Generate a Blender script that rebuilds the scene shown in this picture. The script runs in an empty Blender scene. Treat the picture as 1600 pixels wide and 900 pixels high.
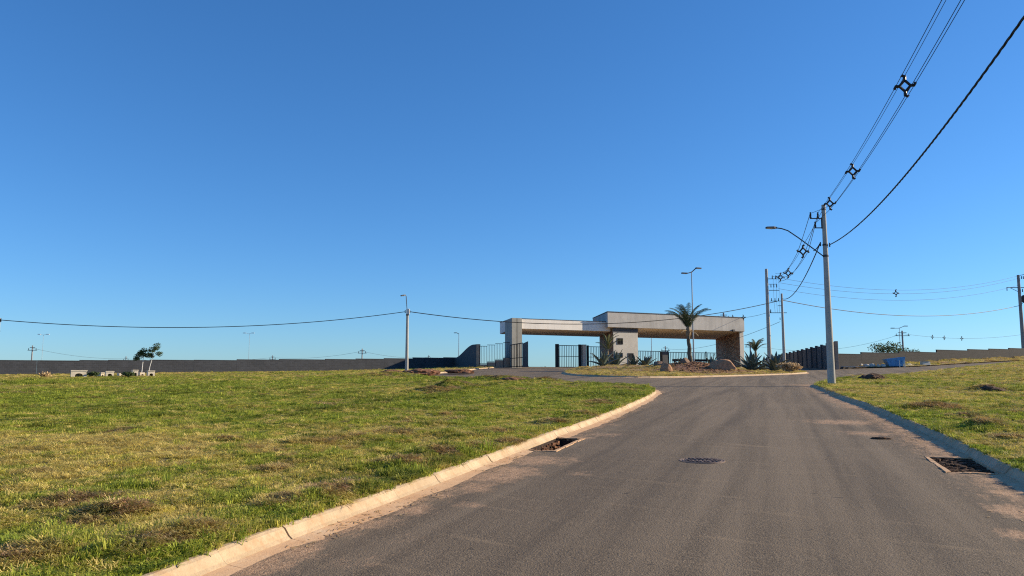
import bpy, math, random
import numpy as np
from mathutils import Vector, Matrix
from mathutils.geometry import delaunay_2d_cdt

R = math.radians
rnd = random.Random(7)
SC = bpy.context.scene
COL = SC.collection

# ------------------------------------------------------------------ camera, sky, sun, exposure
EYE = 1.6
PITCH = math.atan(135 / 1200)
cam_d = bpy.data.cameras.new('camera')
cam = bpy.data.objects.new('camera', cam_d)
COL.objects.link(cam)
cam.location = (0, 0, EYE)
cam.rotation_euler = (R(90) + PITCH, 0, 0)
cam_d.sensor_width = 36
cam_d.lens = 27
cam_d.clip_end = 20000
SC.camera = cam

SUN_EL, SUN_ROT = 22.0, 80.0
world = bpy.data.worlds.new('World')
SC.world = world
world.use_nodes = True
wt = world.node_tree
sky = wt.nodes.new('ShaderNodeTexSky')
sky.sky_type = 'NISHITA'
sky.sun_disc = False
sky.sun_elevation = R(SUN_EL)
sky.sun_rotation = R(SUN_ROT)
sky.altitude = 600
sky.air_density = 1.0
sky.dust_density = 0.3
sky.ozone_density = 3.0
wb = wt.nodes.new('ShaderNodeMix')          # white balance of the whole sky
wb.data_type, wb.blend_type = 'RGBA', 'MULTIPLY'
wb.inputs[0].default_value = 1
wb.inputs[7].default_value = (0.53, 0.875, 1.32, 1)
wt.links.new(sky.outputs[0], wb.inputs[6])
hs = wt.nodes.new('ShaderNodeHueSaturation')
hs.inputs['Saturation'].default_value = 1.07
gm_ = wt.nodes.new('ShaderNodeGamma')        # softer tone curve, as a phone camera gives the sky
gm_.inputs['Gamma'].default_value = 0.86
wt.links.new(wb.outputs[2], gm_.inputs['Color'])
wt.links.new(gm_.outputs[0], hs.inputs['Color'])
wt.links.new(hs.outputs[0], wt.nodes['Background'].inputs[0])
wt.nodes['Background'].inputs[1].default_value = 0.103

sun_d = bpy.data.lights.new('sun', 'SUN')
sun_d.energy = 5.0
sun_d.angle = R(0.53)
sun_d.color = (1.0, 0.84, 0.60)
sun = bpy.data.objects.new('sun', sun_d)
COL.objects.link(sun)
SUNV = Vector((math.sin(R(SUN_ROT)) * math.cos(R(SUN_EL)), math.cos(R(SUN_ROT)) * math.cos(R(SUN_EL)), math.sin(R(SUN_EL))))
sun.rotation_euler = SUNV.to_track_quat('Z', 'Y').to_euler()
sun.location = SUNV * 200

SC.view_settings.view_transform = 'Standard'
SC.view_settings.look = 'None'
SC.view_settings.gamma = 1
SC.view_settings.use_curve_mapping = False
SC.view_settings.exposure = 0.65
SC.render.engine = 'CYCLES'
SC.cycles.max_bounces = 6
SC.cycles.diffuse_bounces = 4
SC.cycles.use_denoising = False
SC.cycles.filter_width = 1.15

# ------------------------------------------------------------------ terrain and ray helpers
XS = [-400, -80, -50, -20, -7, 0, 6, 14, 24, 36, 50, 75, 100, 400]
LS = [1.7, 1.85, 1.98, 2.05, 2.4, 2.62, 2.58, 2.38, 2.3, 2.3, 2.72, 3.5, 4.1, 4.4]
YS = [-300, 0, 10, 20, 32, 45, 58, 70, 85, 100, 112, 400]
FS = [-2.4, 0, .082, .166, .27, .385, .515, .645, .82, .98, 1.04, 1.04]


def sm(a, b, x):
    t = np.clip((np.asarray(x, float) - a) / (b - a), 0, 1)
    return t * t * (3 - 2 * t)


def gz(x, y):
    x = np.asarray(x, float)
    y = np.asarray(y, float)
    L = (np.interp(x - 2.5, XS, LS) + np.interp(x, XS, LS) * 2 + np.interp(x + 2.5, XS, LS)) / 4
    f = (np.interp(y - 3, YS, FS) + np.interp(y, YS, FS) * 2 + np.interp(y + 3, YS, FS)) / 4
    z = L * f
    yc = 128 + 25 * sm(30, 60, x)
    return z - (z + 9) * sm(0, 1, (y - yc) / 260)


def gzf(x, y):
    return float(gz(x, y))


def ray(px, py):
    a, b = (px - 800) / 1200, (450 - py) / 1200
    return np.array([a, math.cos(PITCH) - b * math.sin(PITCH), math.sin(PITCH) + b * math.cos(PITCH)])


def spot(px, py, dz=0.0):
    """The place on the ground that the photograph shows at a pixel."""
    r = ray(px, py)
    t = np.arange(3, 170, .02)
    below = EYE + r[2] * t < gz(r[0] * t, r[1] * t) + dz
    k = int(np.argmax(below)) if below.any() else len(t) - 1
    return float(r[0] * t[k]), float(r[1] * t[k])


def at(px, py, Y):
    r = ray(px, py)
    p = r * (Y / r[1])
    return Vector((p[0], p[1], p[2] + EYE))


def hsh(ix, iy, seed):
    h = (ix.astype(np.int64) * 374761393 + iy.astype(np.int64) * 668265263 + seed * 1442695041) & 0xffffffff
    h = ((h ^ (h >> 13)) * 1274126177) & 0xffffffff
    return ((h ^ (h >> 16)) & 0xffff) / 65535.0


def vnoise(x, y, seed=0):
    x = np.asarray(x, float)
    y = np.asarray(y, float)
    ix, iy = np.floor(x), np.floor(y)
    fx, fy = x - ix, y - iy
    fx, fy = fx * fx * (3 - 2 * fx), fy * fy * (3 - 2 * fy)
    a = hsh(ix, iy, seed) * (1 - fx) + hsh(ix + 1, iy, seed) * fx
    b = hsh(ix, iy + 1, seed) * (1 - fx) + hsh(ix + 1, iy + 1, seed) * fx
    return a * (1 - fy) + b * fy


def fbm(x, y, seed=0, n=4):
    s, a, t = 0, .5, 0
    for k in range(n):
        s = s + a * vnoise(np.asarray(x) * 2 ** k + 17.3 * k, np.asarray(y) * 2 ** k - 9.1 * k, seed + k)
        t += a
        a *= .5
    return s / t


# ------------------------------------------------------------------ mesh and tagging helpers
def tag(o, label=None, cat=None, group=None, kind=None):
    if label: o['label'] = label
    if cat: o['category'] = cat
    if group: o['group'] = group
    if kind: o['kind'] = kind
    return o


def empty(name, loc=(0, 0, 0), rz=0):
    o = bpy.data.objects.new(name, None)
    COL.objects.link(o)
    o.location = loc
    o.rotation_euler = (0, 0, rz)
    o.empty_display_size = .2
    return o


def mesh_obj(name, me, parent=None, loc=None):
    o = bpy.data.objects.new(name, me)
    COL.objects.link(o)
    if parent: o.parent = parent
    if loc is not None: o.location = loc
    return o


class MB:
    def __init__(self):
        self.v, self.f = [], []

    def add(self, vs, fs):
        n = len(self.v)
        self.v += [tuple(p) for p in vs]
        self.f += [tuple(i + n for i in q) for q in fs]
        return self

    def hexa(self, lo, hi):
        n = len(lo)
        fs = [tuple(range(n))[::-1], tuple(range(n, 2 * n))]
        fs += [(i, (i + 1) % n, n + (i + 1) % n, n + i) for i in range(n)]
        return self.add(list(lo) + list(hi), fs)

    def prism(self, poly, z0, z1):
        return self.hexa([(x, y, z0) for x, y in poly], [(x, y, z1) for x, y in poly])

    def box(self, c, s, rz=0):
        ca, sa = math.cos(rz), math.sin(rz)
        p = []
        for sx, sy in ((-1, -1), (1, -1), (1, 1), (-1, 1)):
            x, y = sx * s[0] / 2, sy * s[1] / 2
            p.append((c[0] + x * ca - y * sa, c[1] + x * sa + y * ca))
        return self.prism(p, c[2] - s[2] / 2, c[2] + s[2] / 2)

    def bar(self, a, b, w, h=None):
        """A straight rectangular bar between two points."""
        a, b = Vector(a), Vector(b)
        h = h or w
        d = (b - a).normalized()
        s = d.cross(Vector((0, 0, 1)))
        if s.length < .01: s = Vector((1, 0, 0))
        s.normalize()
        u = s.cross(d)
        q = [s * (w / 2) * i + u * (h / 2) * j for i, j in ((-1, -1), (1, -1), (1, 1), (-1, 1))]
        return self.hexa([a + k for k in q], [b + k for k in q])

    def tube(self, pts, rad, n=8, cap=True):
        pts = [Vector(p) for p in pts]
        if not hasattr(rad, '__len__'): rad = [rad] * len(pts)
        vs = []
        ref = None
        for i, p in enumerate(pts):
            d = (pts[min(i + 1, len(pts) - 1)] - pts[max(i - 1, 0)]).normalized()
            if ref is None:
                ref = Vector((0, 0, 1)) if abs(d.z) < .9 else Vector((1, 0, 0))
            s = d.cross(ref).normalized()
            u = s.cross(d).normalized()
            ref = u
            vs += [p + (s * math.cos(2 * math.pi * k / n) + u * math.sin(2 * math.pi * k / n)) * rad[i] for k in range(n)]
        fs = []
        for i in range(len(pts) - 1):
            for k in range(n):
                fs.append((i * n + k, i * n + (k + 1) % n, (i + 1) * n + (k + 1) % n, (i + 1) * n + k))
        if cap:
            fs.append(tuple(range(n))[::-1])
            fs.append(tuple(range((len(pts) - 1) * n, len(pts) * n)))
        return self.add(vs, fs)

    def mesh(self, name, mat, smooth=False):
        me = bpy.data.meshes.new(name)
        me.from_pydata(self.v, [], self.f)
        if mat: me.materials.append(mat)
        if smooth:
            me.polygons.foreach_set('use_smooth', [True] * len(me.polygons))
            me.set_sharp_from_angle(angle=R(40))
        me.update()
        return me

    def build(self, name, mat, parent=None, smooth=False, bevel=0, loc=None):
        o = mesh_obj(name, self.mesh(name, mat, smooth), parent, loc)
        if bevel:
            m = o.modifiers.new('bevel', 'BEVEL')
            m.width = bevel
            m.segments = 2
            m.limit_method = 'ANGLE'
        return o


def copy_tree(o, parent=None):
    c = o.copy()
    COL.objects.link(c)
    c.parent = parent
    for ch in list(o.children): copy_tree(ch, c)
    return c


# ------------------------------------------------------------------ materials
class NT:
    def __init__(self, name):
        self.m = bpy.data.materials.new(name)
        self.m.use_nodes = True
        self.t = self.m.node_tree
        self.bs = self.t.nodes['Principled BSDF']
        self.out = self.t.nodes['Material Output']
        self.bs.inputs['Specular IOR Level'].default_value = .3

    def n(self, typ, **kw):
        nd = self.t.nodes.new(typ)
        for k, v in kw.items(): setattr(nd, k, v)
        return nd

    def set(self, sock, v):
        if hasattr(v, 'is_output'): self.t.links.new(v, sock)
        else: sock.default_value = v

    def coords(self, scale=(1, 1, 1), rot=(0, 0, 0), kind='Object'):
        """Coordinates turned by -rot, then scaled."""
        c = self.n('ShaderNodeTexCoord')
        m = self.n('ShaderNodeMapping', vector_type='TEXTURE')
        m.inputs['Scale'].default_value = tuple(1 / k for k in scale)
        m.inputs['Rotation'].default_value = rot
        self.t.links.new(c.outputs[kind], m.inputs[0])
        return m.outputs[0]

    def noise(self, vec, scale, detail=4, rough=.6, dist=0):
        nd = self.n('ShaderNodeTexNoise')
        self.t.links.new(vec, nd.inputs['Vector'])
        nd.inputs['Scale'].default_value = scale
        nd.inputs['Detail'].default_value = detail
        nd.inputs['Roughness'].default_value = rough
        nd.inputs['Distortion'].default_value = dist
        return nd.outputs['Fac']

    def ramp(self, fac, stops):
        nd = self.n('ShaderNodeValToRGB')
        e = nd.color_ramp.elements
        while len(e) < len(stops): e.new(.5)
        for k, (p, c) in enumerate(stops):
            e[k].position = p
            e[k].color = c if len(c) == 4 else (*c, 1)
        self.t.links.new(fac, nd.inputs[0])
        return nd.outputs[0]

    def map(self, fac, a, b, c=0., d=1.):
        nd = self.n('ShaderNodeMapRange')
        self.set(nd.inputs[0], fac)
        for i, v in enumerate((a, b, c, d)): nd.inputs[i + 1].default_value = v
        return nd.outputs[0]

    def math(self, op, a, b=0.):
        nd = self.n('ShaderNodeMath', operation=op)
        self.set(nd.inputs[0], a)
        self.set(nd.inputs[1], b)
        return nd.outputs[0]

    def mix(self, fac, a, b, blend='MIX'):
        nd = self.n('ShaderNodeMix', data_type='RGBA', blend_type=blend)
        self.set(nd.inputs[0], fac)
        for s, v in ((nd.inputs[6], a), (nd.inputs[7], b)):
            if isinstance(v, tuple) and len(v) == 3: v = (*v, 1)
            self.set(s, v)
        return nd.outputs[2]

    def attr(self, name, kind='GEOMETRY', out='Fac'):
        nd = self.n('ShaderNodeAttribute', attribute_name=name, attribute_type=kind)
        return nd.outputs[out]

    def bump(self, h, strength=.5, dist=.02):
        nd = self.n('ShaderNodeBump')
        nd.inputs['Strength'].default_value = strength
        nd.inputs['Distance'].default_value = dist
        self.t.links.new(h, nd.inputs['Height'])
        self.t.links.new(nd.outputs[0], self.bs.inputs['Normal'])

    def done(self, col=None, rough=.8, metal=0):
        if col is not None:
            if isinstance(col, tuple) and len(col) == 3: col = (*col, 1)
            self.set(self.bs.inputs['Base Color'], col)
        self.set(self.bs.inputs['Roughness'], rough)
        self.set(self.bs.inputs['Metallic'], metal)
        return self.m


def weathered(name, col, var=.25, scale=1.5, rough=.85, streak=False, dirt=None, bump=.15, metal=0):
    """Plain paint or concrete: mottled, faintly streaked, finely rough."""
    t = NT(name)
    v = t.coords(kind='Object')
    a = t.noise(v, scale, 6, .65)
    lo = tuple(c * (1 - var) for c in col)
    hi = tuple(min(1, c * (1 + var)) for c in col)
    c = t.ramp(a, [(.3, lo), (.7, hi)])
    if streak:
        vs = t.coords((1.6, 1.6, .06))
        s = t.noise(vs, 1.6, 5, .7)
        c = t.mix(t.map(s, .45, .75, 0, .45), c, dirt or tuple(k * .55 for k in col))
    f = t.noise(v, 60, 3, .6)
    c = t.mix(t.map(f, .35, .7, 0, .18), c, tuple(k * .6 for k in col))
    t.bump(f, bump, .01)
    return t.done(c, rough, metal)


M = {}
M['render_grey'] = weathered('grey render', (.45, .425, .395), .18, .5, streak=True)
M['render_pillar'] = weathered('grey green render', (.36, .345, .30), .15, .6, streak=True)
M['render_cream'] = weathered('cream render', (.86, .79, .70), .08, .4, streak=True, dirt=(.62, .55, .47))
M['render_light'] = weathered('pale textured render', (.52, .48, .42), .12, .7)
M['render_dark'] = weathered('dark grey render', (.085, .086, .092), .2, .8)
M['soffit'] = weathered('soffit paint', (.86, .72, .62), .08, .3)
M['pole'] = weathered('pole concrete', (.42, .40, .36), .16, 1.2, streak=True)
M['pole_far'] = weathered('old pole concrete', (.26, .245, .23), .2, 1.5)
M['black_metal'] = weathered('black painted metal', (.022, .024, .028), .2, 3, rough=.5, bump=.03)
M['grey_metal'] = weathered('galvanised steel', (.30, .31, .32), .12, 2, rough=.5, metal=.6, bump=.03)
M['pale_metal'] = weathered('pale sky faded metal', (.50, .52, .54), .1, 2, rough=.6, bump=.02)  # fading with distance put into the colour: far lamps merge with the sky
M['dark_metal'] = weathered('dark steel', (.05, .05, .055), .2, 2, rough=.55, bump=.03)
M['cable'] = weathered('cable sheath', (.014, .014, .016), .2, 3, rough=.6, bump=.02)
M['polymer'] = weathered('grey black polymer', (.02, .021, .024), .2, 3, rough=.5, bump=.02)
M['porcelain'] = weathered('dark insulator glaze', (.05, .035, .03), .2, 3, rough=.3, bump=.02)
M['flash'] = weathered('dark flashing', (.05, .05, .052), .2, 2, rough=.6)
M['window_dark'] = weathered('smoked window glass', (.012, .013, .015), .1, 2, rough=.4, bump=.01)
M['window_dark'].node_tree.nodes['Principled BSDF'].inputs['Specular IOR Level'].default_value = .04
M['black_metal'].node_tree.nodes['Principled BSDF'].inputs['Specular IOR Level'].default_value = .08
M['concrete_box'] = weathered('weathered precast concrete', (.68, .59, .46), .22, 2, streak=True)
M['plinth'] = weathered('brown plinth render', (.36, .255, .185), .2, 1.5)
M['skip_blue'] = weathered('blue painted steel', (.12, .34, .60), .2, 1.5, rough=.5, dirt=(.12, .10, .09), streak=True, bump=.05)
M['rubble'] = weathered('broken mortar', (.50, .46, .40), .3, 4)
M['rust'] = weathered('rusty brown metal', (.19, .14, .115), .3, 8, rough=.8)
M['rust_dark'] = weathered('dark rusty metal', (.085, .055, .047), .3, 8, rough=.8)
M['white_paint'] = weathered('white paint', (.72, .70, .66), .08, 2)
M['bark'] = weathered('grey bark', (.30, .27, .22), .3, 6)
M['palm_trunk'] = weathered('ringed palm trunk', (.115, .10, .07), .3, 9)
M['crownshaft'] = weathered('dry leaf base', (.24, .17, .10), .3, 6)


def wall_material(name, base, course=.2, lit=(1, 1, 1)):
    """Unpainted block wall: thin courses, patchy blocks."""
    t = NT(name)
    br = t.n('ShaderNodeTexBrick')
    co = t.n('ShaderNodeTexCoord')
    t.t.links.new(co.outputs['UV'], br.inputs['Vector'])
    br.inputs['Scale'].default_value = 1
    br.inputs['Brick Width'].default_value = .4
    br.inputs['Row Height'].default_value = course
    br.inputs['Mortar Size'].default_value = .014
    br.inputs['Color1'].default_value = (*[c * 1.12 for c in base], 1)
    br.inputs['Color2'].default_value = (*[c * .82 for c in base], 1)
    br.inputs['Mortar'].default_value = (*[c * 1.5 for c in base], 1)
    v = t.coords()
    a = t.noise(v, .8, 5, .65)
    c = t.mix(t.map(a, .35, .7, 0, .5), br.outputs['Color'], tuple(k * .65 for k in base))
    f = t.noise(v, 30, 3, .6)
    t.bump(t.math('ADD', t.math('MULTIPLY', br.outputs['Fac'], -.8), f), .5, .012)
    return t.done(c, .9)


M['block_wall'] = wall_material('grey block wall', (.054, .057, .066))
M['block_wall_brown'] = wall_material('brown grey block wall', (.044, .042, .043))


def stone_clad():
    t = NT('stone cladding')
    v = t.coords((1, 1, 1.7))
    vo = t.n('ShaderNodeTexVoronoi', feature='F1')
    t.t.links.new(v, vo.inputs['Vector'])
    vo.inputs['Scale'].default_value = 3.2
    ve = t.n('ShaderNodeTexVoronoi', feature='DISTANCE_TO_EDGE')
    t.t.links.new(v, ve.inputs['Vector'])
    ve.inputs['Scale'].default_value = 3.2
    sep = t.n('ShaderNodeSeparateColor')
    t.t.links.new(vo.outputs['Color'], sep.inputs[0])
    c = t.ramp(sep.outputs[0], [(0, (.24, .13, .08)), (.4, (.45, .26, .16)), (.75, (.60, .42, .28)), (1, (.38, .30, .25))])
    e = t.map(ve.outputs['Distance'], 0, .07)
    c = t.mix(e, (.08, .06, .05), c)
    t.bump(e, .9, .04)
    return t.done(c, .85)


M['stone'] = stone_clad()


def asphalt():
    t = NT('asphalt')
    v = t.coords()
    fine = t.noise(v, 70, 2, .6)
    grit = t.noise(v, 24, 3, .75)
    big = t.noise(v, .4, 5, .6)
    # wheel tracks and sweeping marks follow the road, some twenty degrees right of straight ahead
    st = t.noise(t.coords((1.5, .05, 1), (0, 0, R(-19))), 1.3, 5, .6)
    wisps = t.noise(t.coords((.5, 5.0, 1), (0, 0, R(-35))), 1.1, 6, .75)
    c = t.ramp(fine, [(.26, (.05, .038, .027)), (.45, (.150, .116, .080)), (.56, (.18, .140, .098)), (.74, (.42, .34, .245))])
    c = t.mix(t.map(grit, .52, .72, 0, .75), c, (.070, .053, .037))
    c = t.mix(t.map(big, .42, .66, 0, .45), c, (.215, .168, .118))
    c = t.mix(t.map(st, .50, .62, 0, .5), c, (.27, .212, .150))
    c = t.mix(t.map(st, .48, .36, 0, .55), c, (.088, .068, .049))
    c = t.mix(t.map(wisps, .56, .72, 0, .6), c, (.33, .25, .165))
    c = t.mix(1.0, c, (.80, .77, .72), 'MULTIPLY')
    d = t.attr('dust')
    dn = t.math('ADD', t.math('MULTIPLY', t.noise(v, 4.5, 7, .8), .55), t.math('MULTIPLY', t.noise(t.coords((9, 1.4, 1), (0, 0, R(-22))), 1.6, 7, .8), .45))
    dm = t.map(t.math('ADD', d, t.math('MULTIPLY', t.math('SUBTRACT', dn, .5), 3.2)), .30, .80, 0, .95)
    dc = t.ramp(t.noise(v, 38, 3, .6), [(.3, (.20, .115, .065)), (.5, (.40, .25, .145)), (.7, (.54, .37, .235))])
    c = t.mix(dm, c, dc)
    spots = t.noise(v, 7, 2, .5)
    c = t.mix(t.map(spots, .715, .75, 0, .7), c, (.03, .024, .02))
    t.bump(t.math('ADD', fine, grit), .7, .012)
    return t.done(c, .88)


M['asphalt'] = asphalt()


def kerb_mat():
    t = NT('kerb concrete')
    v = t.coords()
    a = t.noise(v, 2.2, 6, .7)
    c = t.ramp(a, [(.3, (.42, .30, .18)), (.55, (.57, .44, .29)), (.75, (.64, .53, .38))])
    f = t.noise(v, 45, 3, .6)
    c = t.mix(t.map(f, .5, .75, 0, .4), c, (.30, .22, .15))
    g = t.noise(v, 7, 5, .7)
    c = t.mix(t.map(g, .50, .66, 0, .6), c, (.44, .265, .145))
    k = t.noise(v, .7, 4, .6)
    c = t.mix(t.map(k, .45, .7, 0, .45), c, (.34, .25, .165))
    c = t.mix(1.0, c, (.90, .89, .87), 'MULTIPLY')
    t.bump(t.math('ADD', f, g), .4, .012)
    return t.done(c, .9)


def gutter_mat():
    t = NT('dusty gutter concrete')
    v = t.coords()
    a = t.noise(v, 1.8, 6, .7)
    c = t.ramp(a, [(.3, (.47, .27, .14)), (.55, (.57, .37, .215)), (.75, (.60, .45, .30))])
    f = t.noise(v, 40, 3, .6)
    c = t.mix(t.map(f, .5, .75, 0, .35), c, (.28, .18, .11))
    t.bump(f, .4, .01)
    return t.done(c, .92)


M['kerb'] = kerb_mat()
M['gutter'] = gutter_mat()


def soil_mat(name, lo, hi):
    t = NT(name)
    v = t.coords()
    a = t.noise(v, 6, 6, .75)
    c = t.ramp(a, [(.3, lo), (.7, hi)])
    t.bump(a, .9, .06)
    return t.done(c, .95)


M['soil'] = soil_mat('red brown soil', (.10, .045, .025), (.32, .16, .09))
M['soil_dark'] = soil_mat('dark clod soil', (.04, .024, .016), (.14, .08, .05))
M['pit'] = soil_mat('wet leaf debris', (.012, .008, .006), (.07, .04, .028))
M['rock'] = soil_mat('orange boulder', (.20, .10, .055), (.50, .29, .17))
M['rock_dark'] = soil_mat('brown boulder', (.12, .075, .055), (.3, .2, .14))


def lawn_mat():
    t = NT('turf and thatch')
    v = t.coords()
    dry, bare = t.attr('dry'), t.attr('bare')
    n1 = t.noise(v, 3.2, 6, .75)
    n2 = t.noise(v, 22, 4, .7)
    n3 = t.noise(v, .9, 5, .6)
    green = t.ramp(n2, [(.3, (.05, .062, .016)), (.5, (.12, .14, .034)), (.72, (.21, .22, .06))])
    straw = t.ramp(n2, [(.3, (.12, .085, .04)), (.5, (.29, .22, .10)), (.72, (.44, .35, .18))])
    soil = t.ramp(n2, [(.3, (.09, .045, .027)), (.6, (.29, .155, .09)), (.8, (.42, .27, .165))])
    m = t.math('ADD', dry, t.math('MULTIPLY', t.math('SUBTRACT', n1, .5), 1.0))
    c = t.mix(t.map(m, .3, .72), green, straw)
    b = t.math('ADD', bare, t.math('MULTIPLY', t.math('SUBTRACT', n1, .5), .9))
    c = t.mix(t.map(b, .5, .8), c, soil)
    t.bump(t.math('ADD', n2, n1), .9, .05)
    return t.done(c, .95)


M['lawn'] = lawn_mat()


def leafy(name, attr=False, col=(.07, .1, .03), var=.35, trans=.35, rough=.6):
    t = NT(name)
    if attr:
        c = t.attr('col', 'INSTANCER', 'Color')
    else:
        oi = t.n('ShaderNodeObjectInfo')
        v = t.coords()
        a = t.noise(v, 2.3, 4, .7)
        c = t.ramp(a, [(.3, tuple(k * (1 - var) for k in col)), (.7, tuple(k * (1 + var) for k in col))])
        c = t.mix(t.map(oi.outputs['Random'], 0, 1, 0, .3), c, tuple(k * .6 for k in col))
    t.done(c, rough)
    t.bs.inputs['Specular IOR Level'].default_value = .2
    tr = t.n('ShaderNodeBsdfTranslucent')
    t.set(tr.inputs[0], c)
    mx = t.n('ShaderNodeMixShader')
    mx.inputs[0].default_value = trans
    t.t.links.new(t.bs.outputs[0], mx.inputs[1])
    t.t.links.new(tr.outputs[0], mx.inputs[2])
    t.t.links.new(mx.outputs[0], t.out.inputs[0])
    return t.m


M['blade'] = leafy('grass blade', attr=True)
M['palm_leaf'] = leafy('palm leaf', col=(.085, .105, .05), trans=.25)
M['palm_leaf_pale'] = leafy('pale palm leaf', col=(.17, .17, .07), trans=.3)
M['agave'] = leafy('agave leaf', col=(.115, .145, .12), trans=.05, rough=.45)
M['tree_leaf'] = leafy('tree leaf', col=(.085, .12, .045), trans=.35)
M['dry_leaf'] = leafy('dry weed', col=(.58, .42, .23), trans=.2)

# ------------------------------------------------------------------ ground plan (metres; x right, y ahead)


def smooth_line(pts, step=.6):
    """Catmull-Rom through the points, resampled evenly."""
    p = [np.array(q, float) for q in pts]
    p = [2 * p[0] - p[1]] + p + [2 * p[-1] - p[-2]]
    out = []
    for i in range(1, len(p) - 2):
        for t in np.linspace(0, 1, 24, endpoint=False):
            a, b, c, d = p[i - 1], p[i], p[i + 1], p[i + 2]
            out.append(.5 * (2 * b + (c - a) * t + (2 * a - 5 * b + 4 * c - d) * t * t + (3 * b - a - 3 * c + d) * t ** 3))
    out.append(p[-2])
    out = np.array(out)
    L = np.concatenate([[0], np.cumsum(np.hypot(*np.diff(out, axis=0).T))])
    s = np.arange(0, L[-1], step)
    return np.stack([np.interp(s, L, out[:, 0]), np.interp(s, L, out[:, 1])], 1)


def offset_line(P, o):
    """Shift a line to its right hand side by o."""
    d = np.gradient(P, axis=0)
    d /= np.linalg.norm(d, axis=1)[:, None]
    return P + np.stack([d[:, 1], -d[:, 0]], 1) * o


# lines run so that the road lies on the right hand of each
K_LEFT = [(-5.6, -6), (-3.75, 1), (-2.58, 5.3), (-2.12, 6.9), (-1.5, 8.7), (-.62, 11.4), (.62, 15.3), (1.95, 19.2), (4.3, 27), (5.75, 32.4),
          (6.6, 36.4), (6.75, 39.5), (6.0, 42.4), (4.2, 45.2), (1.6, 48.2), (-2.2, 53.5), (-6.4, 60.5), (-9.4, 66.5), (-11.5, 71)]
K_RIGHT = [(66, 101), (48, 84), (38.5, 74), (26, 59.5), (20.6, 51), (18.6, 47.2), (17.5, 44.6), (16.2, 40), (13.4, 31.2), (11.65, 25), (10.1, 20.2),
           (9.15, 17.3), (8.2, 14.4), (7.35, 12), (6.9, 10.7), (5.0, 5.0), (2.6, -2), (1.2, -6)]
K_STREET = [(-8.6, 70.5), (-6.9, 76), (-4.6, 88), (-2.9, 94.5), (-.6, 99.8), (2.3, 106)]
K_ISLAND = [(9.6, 104.2), (8.2, 95), (6.2, 82), (5.0, 72.5), (4.95, 66.5), (6.4, 61.8), (9.2, 60.2), (12, 61), (16.6, 64.8), (23.7, 71.4), (27.8, 75.6), (30.4, 80), (33.4, 92),
            (36.2, 104), (37.4, 116)]
lines = {k: smooth_line(v, .5) for k, v in (('left', K_LEFT), ('right', K_RIGHT), ('street', K_STREET), ('island', K_ISLAND))}
# lines 'street' and 'island' as listed keep the road on the right

LAWN_UP = .12
DRAINS = [dict(c=(.77, 14.54), d=None, L=2.1, W=.5, side='left'), dict(c=(7.0, 11.83), d=None, L=1.75, W=.62, side='right')]
for D in DRAINS:
    P = lines[D['side']]
    k = int(np.argmin(np.hypot(P[:, 0] - D['c'][0], P[:, 1] - D['c'][1])))
    d = P[k + 1] - P[k - 1]
    d /= np.hypot(*d)
    nrm = np.array([d[1], -d[0]])
    D['k'], D['d'], D['n'] = k, d, nrm
    o0, o1 = .166, .166 + D['W']
    D['poly'] = [tuple(P[k] + d * a * D['L'] / 2 + nrm * o) for a, o in ((-1, o0), (1, o0), (1, o1), (-1, o1))]
    D['outer'] = [tuple(P[k] + d * a * (D['L'] / 2 + .07) + nrm * o) for a, o in ((-1, o0), (1, o0), (1, o1 + .07), (-1, o1 + .07))]


def in_poly(x, y, poly):
    x, y = np.asarray(x, float), np.asarray(y, float)
    ins = np.zeros(x.shape, bool)
    n = len(poly)
    for i in range(n):
        x0, y0 = poly[i]
        x1, y1 = poly[(i + 1) % n]
        c = ((y0 > y) != (y1 > y))
        with np.errstate(divide='ignore', invalid='ignore'):
            xc = (x1 - x0) * (y - y0) / ((y1 - y0) if y1 != y0 else 1e-9) + x0
        ins ^= c & (x < xc)
    return ins


def line_dist(x, y, P):
    """Distance to a polyline."""
    x, y = np.asarray(x, float), np.asarray(y, float)
    best = np.full(x.shape, 1e9)
    for i in range(0, len(P), 1):
        best = np.minimum(best, (x - P[i, 0]) ** 2 + (y - P[i, 1]) ** 2)
    return np.sqrt(best)


def interior(poly, bands):
    P = np.array(poly)
    out = []
    r = np.random.RandomState(3)
    for y0, y1, st in bands:
        xs = np.arange(P[:, 0].min(), P[:, 0].max(), st)
        ys = np.arange(max(y0, P[:, 1].min()), min(y1, P[:, 1].max()), st)
        if not len(xs) or not len(ys): continue
        X, Y = np.meshgrid(xs, ys)
        X, Y = X.ravel(), Y.ravel()
        X = X + r.uniform(-.25, .25, X.shape) * st
        Y = Y + r.uniform(-.25, .25, Y.shape) * st
        vis = np.abs(X) < np.maximum(Y, 4) * 1.0 + 6
        X, Y = X[vis], Y[vis]
        ok = in_poly(X, Y, poly)
        X, Y = X[ok], Y[ok]
        B = np.array(poly)
        if len(X):
            dd = np.full(X.shape, 1e9)
            for b in B: dd = np.minimum(dd, (X - b[0]) ** 2 + (Y - b[1]) ** 2)
            ok = dd > (st * .45) ** 2
            out += list(zip(X[ok], Y[ok]))
    return out


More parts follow.
